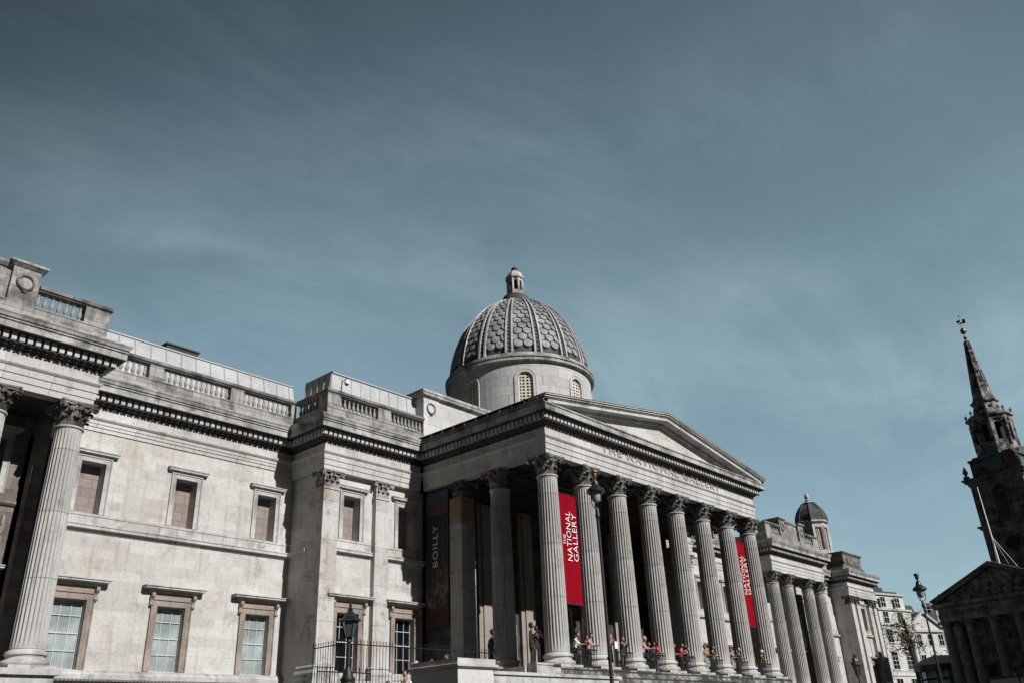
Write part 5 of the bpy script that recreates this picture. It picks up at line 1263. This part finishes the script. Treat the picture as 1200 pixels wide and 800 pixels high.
# ------------------------------------------------------------------ PEOPLE
def cmat(c, nm_='cloth'): return plain(nm_, c, .85)
HAIRD = cmat((.012,.009,.008),'dark_hair'); HAIRG = cmat((.35,.33,.30),'grey_hair'); HAIRB = cmat((.10,.05,.02),'brown_hair')
BLK = cmat((.012,.012,.014),'black_cloth'); NAVY = cmat((.015,.025,.05),'navy_cloth'); WHT = cmat((.62,.62,.64),'white_cloth'); PNK = cmat((.50,.26,.32),'pink_cloth')
REDC = cmat((.40,.01,.015),'red_cloth'); ORG = cmat((.22,.11,.03),'mustard_cloth'); BLUE = cmat((.02,.05,.10),'blue_cloth'); DRED = cmat((.035,.004,.007),'dark_red_cloth'); GRY = cmat((.10,.10,.11),'grey_cloth')
SHOE = cmat((.03,.028,.025),'shoe'); WSH = cmat((.5,.5,.5),'white_shoe')
def person(loc, face, pose, top, bottom, hair, label, skin=SKINC, shoe=SHOE, H=2.16, bare=True, hat=None, group=None, cat='person', hold=None):
    """face: heading in radians the figure looks toward (0 = +X). body = one skinned mesh"""
    s = H/1.75
    J = {'pel':(0,0,.95),'wai':(0,0,1.08),'che':(0.01,0,1.30),'nek':(0.01,0,1.47),'hed':(.03,0,1.53)}
    rad = {'pel':.125,'wai':.115,'che':.135,'nek':.058,'hed':.055}
    E_ = [('pel','wai','top'),('wai','che','top'),('che','nek','skin'),('nek','hed','skin')]
    if pose in ('lean',): lean = .16
    elif pose == 'phone': lean = .03
    else: lean = 0
    for k in ('che','nek','hed'):
        x,y,z = J[k]; J[k] = (x+lean*(z-1.0)*1.6, y, z-lean*.12)
    for sd, sg in (('l',1),('r',-1)):
        st = .04*sg if pose == 'walk' else 0
        fx = .12*sg if pose == 'walk' else .02*sg
        J['hip'+sd] = (0,.09*sg,.90); J['kne'+sd] = (.04+fx*.6,.10*sg,.50); J['ank'+sd] = (fx-.01,.10*sg,.09); J['toe'+sd] = (fx+.16,.115*sg,.035)
        rad.update({'hip'+sd:.098,'kne'+sd:.064,'ank'+sd:.045,'toe'+sd:.035})
        E_ += [('pel','hip'+sd,'bot'),('hip'+sd,'kne'+sd,'bot'),('kne'+sd,'ank'+sd,'bot'),('ank'+sd,'toe'+sd,'shoe')]
        cx = J['che'][0]; J['sho'+sd] = (cx-.01,.19*sg,J['nek'][2]-.07)
        if pose == 'lean': el, wr = (cx+.18,.25*sg,1.13), (cx+.40,.14*sg,1.14)
        elif pose == 'phone': el, wr = (cx+.20,.24*sg,1.22), (cx+.30,.09*sg,1.46)
        elif pose == 'point': el, wr = (cx+.22,.26*sg,1.20), (cx+.46,.20*sg,1.24)
        else: el, wr = (cx-.03,.25*sg,1.13), (cx+.08,.24*sg,.88)
        J['elb'+sd], J['wri'+sd] = el, wr
        d = [wr[i]-el[i] for i in range(3)]; L_ = sqrt(sum(t*t for t in d)); d = [t/L_ for t in d]
        J['pal'+sd] = tuple(wr[i]+d[i]*.075 for i in range(3)); J['dir'+sd] = tuple(d)
        rad.update({'sho'+sd:.062,'elb'+sd:.042,'wri'+sd:.028,'pal'+sd:.033})
        E_ += [('che','sho'+sd,'top'),('sho'+sd,'elb'+sd,'top'),('elb'+sd,'wri'+sd,'skin' if bare else 'top'),('wri'+sd,'pal'+sd,'skin')]
    names = [k for k in J if not k.startswith('dir')]; idx = {k:i for i,k in enumerate(names)}
    me = bpy.data.meshes.new('b'); me.from_pydata([tuple(t*s for t in J[k]) for k in names], [(idx[a],idx[b]) for a,b,_ in E_], [])
    o = bpy.data.objects.new('b', me); C.objects.link(o)
    md = o.modifiers.new('s','SKIN'); 
    for i, k in enumerate(names):
        sv = me.skin_vertices[0].data[i]; sv.radius = (rad[k]*s*(.8 if k in ('pel','wai','che') else 1), rad[k]*s*(1.15 if k in ('pel','che') else 1)); sv.use_root = (k == 'pel')
    sub = o.modifiers.new('u','SUBSURF'); sub.levels = 1; sub.render_levels = 1
    dg = bpy.context.evaluated_depsgraph_get(); ev = bpy.data.meshes.new_from_object(o.evaluated_get(dg))
    mats = [top, bottom, skin, shoe, hair]; mi = {'top':0,'bot':1,'skin':2,'shoe':3}
    segs = [(J[a],J[b],mi[t]) for a,b,t in E_]
    mb = MB(); V = [tuple(v.co) for v in ev.vertices]; mb.v = V
    for p in ev.polygons:
        c = [sum(V[i][k] for i in p.vertices)/len(p.vertices)/s for k in range(3)]; best = None
        for a,b,m_ in segs:
            ab = [b[k]-a[k] for k in range(3)]; t = max(0,min(1,sum((c[k]-a[k])*ab[k] for k in range(3))/max(1e-9,sum(q*q for q in ab)))); d2 = sum((c[k]-a[k]-ab[k]*t)**2 for k in range(3))
            if best is None or d2 < best[0]: best = (d2, m_)
        mb.f.append(tuple(p.vertices)); mb.m.append(best[1])
    bpy.data.objects.remove(o); bpy.data.meshes.remove(me); bpy.data.meshes.remove(ev)
    # head, face, hair
    hx, hy, hz = J['hed'][0]+.015, 0, J['hed'][2]+.13
    mb.sphere((hx*s,0,hz*s), .098*s, 12, 9, mi=2, sc=(1.02,.80,1.25)); mb.sphere(((hx+.105)*s,0,(hz-.015)*s), .02*s, 6, 4, mi=2, sc=(1,.7,1.4))
    for sg in (-1,1):
        mb.sphere(((hx+.088)*s,.034*sg*s,(hz+.012)*s), .011*s, 6, 4, mi=4); mb.sphere((hx*s,.082*sg*s,hz*s), .024*s, 6, 4, mi=2, sc=(.7,.4,1.2))
    mb.sphere(((hx+.092)*s,0,(hz-.058)*s), .016*s, 6, 4, mi=3, sc=(.5,1.5,.4))
    for sd, sg in (('l',1),('r',-1)):           # five fingers on each hand
        p = J['pal'+sd]; d = J['dir'+sd]
        for q in range(4):
            off = (q-1.5)*.019; L_ = (.062,.075,.07,.052)[q]
            b0 = (p[0]+d[0]*.0, p[1]+off, p[2]+d[2]*.0); b1 = (b0[0]+d[0]*L_*.6, b0[1], b0[2]+d[2]*L_*.6-.004); b2 = (b1[0]+d[0]*L_*.45, b1[1], b1[2]+d[2]*L_*.45-.022)
            mb.tube([tuple(t*s for t in b0), tuple(t*s for t in b1), tuple(t*s for t in b2)], [.011*s,.009*s,.007*s], 5, mi=2)
        b0 = (p[0]-d[0]*.035, p[1]-sg*.028, p[2]); b1 = (b0[0]+d[0]*.035, b0[1]-sg*.022, b0[2]-.004); b2 = (b1[0]+d[0]*.03, b1[1]-sg*.004, b1[2]-.008)
        mb.tube([tuple(t*s for t in b0), tuple(t*s for t in b1), tuple(t*s for t in b2)], [.013*s,.011*s,.008*s], 5, mi=2)
    me = mb.mesh('person', mats, True)
    P_ = bpy.data.objects.new('person', me); link(P_, None, loc, rz=face); P_['label'] = label; P_['category'] = cat
    if group: P_['group'] = group
    hm = MB(); n = 14
    hm.sphere(((hx-.018)*s,0,(hz+.03)*s), .108*s, 12, 8, sc=(.98,.84,1.15)); 
    hm.v = [(x,y,z) if not (x > (hx+.045)*s and z < (hz+.06)*s) else ((hx+.03)*s, y, z) for x,y,z in hm.v]
    if hat is None: h_ = obj('hair', hm, hair, P_, smooth=True, local=True)
    else:
        hm.lathe([(.02*s,(hz+.16)*s),(.1*s,(hz+.14)*s),(.115*s,(hz+.05)*s),(.12*s,(hz+.045)*s)], 12, ((hx)*s,0)); hm.box((hx+.06)*s,(hx+.2)*s,-.07*s,.07*s,(hz+.045)*s,(hz+.06)*s); obj('hat', hm, hat, P_, smooth=True, local=True)
    return P_
S_ = -pi/2
GP = 'visitors leaning between the portico columns'
fy = -.38
def PP(x, dy, face, pose, top, bottom, hair, label, **k):
    return person((x, fy+dy, FLOOR), face, pose, top, bottom, hair, label, group=GP, **k)
PP(1.25,0,S_+.5,'lean',WHT,BLK,HAIRD,'short haired person in a white shirt leaning out right of the corner column')
PP(1.85,.25,S_+.1,'stand',DRED,BLK,HAIRB,'smaller person in dark clothes between the white and the pink shirts', H=1.75)
PP(2.65,0,S_+.35,'lean',PNK,BLK,HAIRD,'person in a pink top leaning beneath the first red banner')
PP(4.95,.0,S_-.1,'phone',BLK,BLK,HAIRB,'person in black holding up a white sheet just right of the lamp post')
PP(6.35,.0,S_+.2,'phone',BLK,GRY,HAIRD,'person in black raising both hands beside the third column')
PP(8.85,.05,S_+.4,'lean',PNK,BLK,HAIRG,'pale haired person in pink right of the third column', H=2.3)
PP(9.6,.2,S_+.1,'lean',BLK,BLK,HAIRD,'person in black between the pink and the red tops', H=2.0, bare=False)
PP(10.45,0,S_+.4,'lean',REDC,GRY,HAIRD,'person in a red top with bare forearms left of the fourth column', H=2.0, shoe=WSH)
PP(12.9,.25,S_+.2,'lean',BLK,BLK,HAIRB,'person half hidden behind the fourth column', H=2.05)
PP(13.6,0,S_+.1,'lean',REDC,BLK,HAIRD,'dark haired person in bright red beside a blue jacket', H=2.1, shoe=WSH)
PP(14.5,.1,S_+.3,'lean',BLUE,NAVY,HAIRD,'person in a blue jacket left of the fifth column', H=1.9, bare=False)
PP(16.95,.1,S_+.3,'lean',ORG,BLK,HAIRB,'tanned person partly behind the fifth column', skin=SKIND)
PP(18.0,0,S_+.3,'lean',BLK,BLK,HAIRD,'dark haired person with folded bare arms left of the sixth column')
PP(21.0,.15,S_+.2,'lean',BLK,BLK,HAIRD,'person in black nearer the sixth column with pale forearms')
PP(22.1,0,S_+.2,'lean',BLK,BLK,HAIRG,'grey haired person in black left of the seventh column')
PP(25.9,0,S_+.5,'lean',ORG,NAVY,HAIRG,'person in a white cap and mustard top under the second red banner', hat=WHT, shoe=WSH)
for k, (x, dy, c, h) in enumerate(((2.2,1.3,'black',2.05),(3.1,.5,'black',2.1),(7.1,.4,'black',2.15),(11.0,.5,'navy',2.1),(15.2,.5,'black',2.1),(19.0,.4,'grey',2.1),(22.9,.5,'black',2.1),(25.2,.3,'black',2.1),(5.6,1.0,'dark red',2.1),(6.0,1.9,'black',2.0),(9.2,1.3,'navy',2.1),(10.2,1.6,'black',2.15),(13.2,1.4,'grey',2.1),(14.2,1.7,'black',2.0),(17.5,1.2,'black',2.1),(18.4,1.5,'dark red',2.0),(21.6,1.1,'navy',2.1),(26.4,1.4,'black',2.1))):
    cm = {'black':BLK,'dark red':DRED,'navy':NAVY,'grey':GRY}[c]
    bay = ('one','one','two','two','two','three','three','four','four','five','six','seven')
    PP(x, dy, S_+random.uniform(-.8,.8), 'stand', cm, BLK, HAIRD, 'person in %s in the shade, about %.0f paces right of the corner column' % (c, x), H=h, skin=SKIND, bare=False)
# on and near the stairs
person((-9.75,-3.62,-1.86), -.3, 'stand', BLK, BLK, HAIRD, 'tall person in a dark suit at the foot of the sloping handrail', H=2.2, skin=SKIN3, bare=False)
person((-3.35,-.75,-1.0), S_+.6, 'stand', BLK, BLK, HAIRD, 'person in black standing left of the corner column base', H=2.42, skin=SKIN3, bare=False)
person((-2.7,-.6,-1.0), S_-.5, 'phone', DRED, BLK, HAIRD, 'person in dark red close to the left side of the corner column', H=2.3, skin=SKIN3, bare=False)
person((-13.0,-1.5,-3.3), 2.6, 'walk', WHT, NAVY, HAIRG, 'person in a pink sun hat just above the stair wall', hat=PNK)
person((-12.9,-2.5,-3.25), -2.7, 'walk', PNK, BLK, HAIRB, 'person in pink climbing the stairs behind the wall', H=2.1)
person((-12.4,-3.1,-2.95), 2.9, 'walk', WHT, BLK, HAIRD, 'dark haired person in a white shirt behind the stair wall near its pier', H=2.05)
person((-17.55,-5.86,TERR-.02), -2.5, 'lean', WHT, BLK, HAIRD, 'dark haired person in a white top at the bottom edge below the pavilion', H=2.1)
person((-18.3,-5.5,TERR-.3), -1.9, 'lean', PNK, BLK, HAIRB, 'shorter person in pink beside the white topped one at the bottom edge', H=1.95)
sh = MB(); sh.box(-.16,.16,-.01,.01,-.22,.22); s_o = obj('paper_sheet', sh, M['white'], None, (5.05,-.86,.62)); tag(s_o, 'white paper sheet held up beside the lamp post in the portico', 'paper')

# ------------------------------------------------------------------ light, sky, camera
sun_el, sun_az = radians(34.5), radians(2.0)     # 2 degrees east of due south (-Y)
sd = bpy.data.lights.new('sun', 'SUN'); sd.energy = 4.8; sd.angle = radians(.53); sd.color = (1.0,.98,.955)
so = bpy.data.objects.new('sun', sd); C.objects.link(so)
from mathutils import Vector
dirv = Vector((sin(sun_az)*cos(sun_el), -cos(sun_az)*cos(sun_el), sin(sun_el)))
so.rotation_euler = (-dirv).to_track_quat('-Z','Y').to_euler()
so.location = (0,-50,80)

w = bpy.data.worlds.new('World'); scene.world = w; w.use_nodes = True; nt = w.node_tree; L = nt.links.new; N = nt.nodes.new
bg = nt.nodes['Background']; bg.inputs['Strength'].default_value = .058
sky = N('ShaderNodeTexSky'); sky.sky_type = 'NISHITA'; sky.sun_disc = False; sky.sun_elevation = sun_el; sky.sun_rotation = pi - sun_az
sky.altitude = 50; sky.air_density = 1.0; sky.dust_density = 1.0; sky.ozone_density = 1.5
hs = N('ShaderNodeHueSaturation'); hs.inputs['Saturation'].default_value = .38; hs.inputs['Hue'].default_value = .487; hs.inputs['Value'].default_value = 1.0; L(sky.outputs[0], hs.inputs['Color'])
tc = N('ShaderNodeTexCoord'); sep = N('ShaderNodeSeparateXYZ'); L(tc.outputs['Generated'], sep.inputs[0])
# project the view direction on a cloud layer plane
zc = N('ShaderNodeMath'); zc.operation='MAXIMUM'; zc.inputs[1].default_value=.05; L(sep.outputs['Z'], zc.inputs[0])
zz = N('ShaderNodeMath'); zz.operation='ADD'; zz.inputs[1].default_value=.12; L(zc.outputs[0], zz.inputs[0])
dx = N('ShaderNodeMath'); dx.operation='DIVIDE'; L(sep.outputs['X'], dx.inputs[0]); L(zz.outputs[0], dx.inputs[1])
dy = N('ShaderNodeMath'); dy.operation='DIVIDE'; L(sep.outputs['Y'], dy.inputs[0]); L(zz.outputs[0], dy.inputs[1])
cbv = N('ShaderNodeCombineXYZ'); L(dx.outputs[0], cbv.inputs[0]); L(dy.outputs[0], cbv.inputs[1])
mp = N('ShaderNodeMapping'); mp.inputs['Rotation'].default_value = (0,0,radians(-62)); mp.inputs['Scale'].default_value = (.75,1.7,1); mp.inputs['Location'].default_value=(.4,.2,0); L(cbv.outputs[0], mp.inputs['Vector'])
n1 = N('ShaderNodeTexNoise'); n1.inputs['Scale'].default_value = 1.5; n1.inputs['Detail'].default_value = 12; n1.inputs['Roughness'].default_value=.64; n1.inputs['Distortion'].default_value=.55; L(mp.outputs[0], n1.inputs['Vector'])
n2 = N('ShaderNodeTexNoise'); n2.inputs['Scale'].default_value = .75; n2.inputs['Detail'].default_value = 6; n2.inputs['Distortion'].default_value=.6; L(cbv.outputs[0], n2.inputs['Vector'])
r1 = N('ShaderNodeMapRange'); r1.inputs['From Min'].default_value=.40; r1.inputs['From Max'].default_value=.74; r1.inputs['To Max'].default_value=.52; L(n1.outputs['Fac'], r1.inputs['Value'])
r2 = N('ShaderNodeMapRange'); r2.inputs['From Min'].default_value=.40; r2.inputs['From Max'].default_value=.64; r2.inputs['To Min'].default_value=.08; L(n2.outputs['Fac'], r2.inputs['Value'])
mu = N('ShaderNodeMath'); mu.operation='MULTIPLY'; L(r1.outputs[0], mu.inputs[0]); L(r2.outputs[0], mu.inputs[1])
mx = N('ShaderNodeMix'); mx.data_type='RGBA'; mx.inputs[7].default_value = (7.8,7.7,7.6,1); L(mu.outputs[0], mx.inputs[0]); L(hs.outputs[0], mx.inputs[6]); 
tn = N('ShaderNodeMix'); tn.data_type='RGBA'; tn.blend_type='MULTIPLY'; tn.inputs[0].default_value=1; tn.inputs[7].default_value=(.76,1.03,1.10,1); L(mx.outputs[2], tn.inputs[6])
# the sky is paler to the north-east and low down, deeper overhead; dimmed behind the square to cut fill light
dt = N('ShaderNodeVectorMath'); dt.operation='DOT_PRODUCT'; dt.inputs[1].default_value=(.80,.42,-.43); L(tc.outputs['Generated'], dt.inputs[0])
gr = N('ShaderNodeMapRange'); gr.interpolation_type='SMOOTHSTEP'; gr.inputs['From Min'].default_value=-.15; gr.inputs['From Max'].default_value=.62; gr.inputs['To Min'].default_value=.05; gr.inputs['To Max'].default_value=1.42; L(dt.outputs['Value'], gr.inputs['Value'])
gc = N('ShaderNodeCombineXYZ'); [L(gr.outputs[0], gc.inputs[i]) for i in range(3)]
t2 = N('ShaderNodeMix'); t2.data_type='RGBA'; t2.blend_type='MULTIPLY'; t2.inputs[0].default_value=1; L(tn.outputs[2], t2.inputs[6]); L(gc.outputs[0], t2.inputs[7])
L(t2.outputs[2], bg.inputs['Color'])

# camera (solved from the columns and the vanishing lines)
cam = bpy.data.cameras.new('camera'); co = bpy.data.objects.new('camera', cam); C.objects.link(co); scene.camera = co
pitch, yaw, roll = 4.43679299e-01, 8.55483964e-01, -4.53571113e-02
from mathutils import Matrix
fw = Vector((sin(yaw)*cos(pitch), cos(yaw)*cos(pitch), sin(pitch))); rt = Vector((cos(yaw), -sin(yaw), 0)); up = rt.cross(fw)
r2_ = rt*cos(roll)+up*sin(roll); u2_ = -rt*sin(roll)+up*cos(roll)
mt = Matrix((( r2_.x,u2_.x,-fw.x),(r2_.y,u2_.y,-fw.y),(r2_.z,u2_.z,-fw.z)))
co.rotation_euler = mt.to_euler(); co.location = (-43.3697244,-35.1065008,-5.16328311)
cam.sensor_fit = 'HORIZONTAL'; cam.sensor_width = 36; cam.lens = 999.854/1200*36; cam.clip_end = 5000; cam.clip_start = .1

# ------------------------------------------------------------------ to metres
for me in bpy.data.meshes:
    me.transform(Matrix.Scale(K, 4))
for o in bpy.data.objects: o.location = o.location * K
scene.view_settings.view_transform = 'Standard'; scene.view_settings.look = 'None'; scene.view_settings.gamma = 1.0; scene.view_settings.exposure = 0.22
scene.render.engine = 'CYCLES'
scene.render.resolution_x = 1024; scene.render.resolution_y = 682
print('objects', len(bpy.data.objects), 'polys', sum(len(m.polygons) for m in bpy.data.meshes))
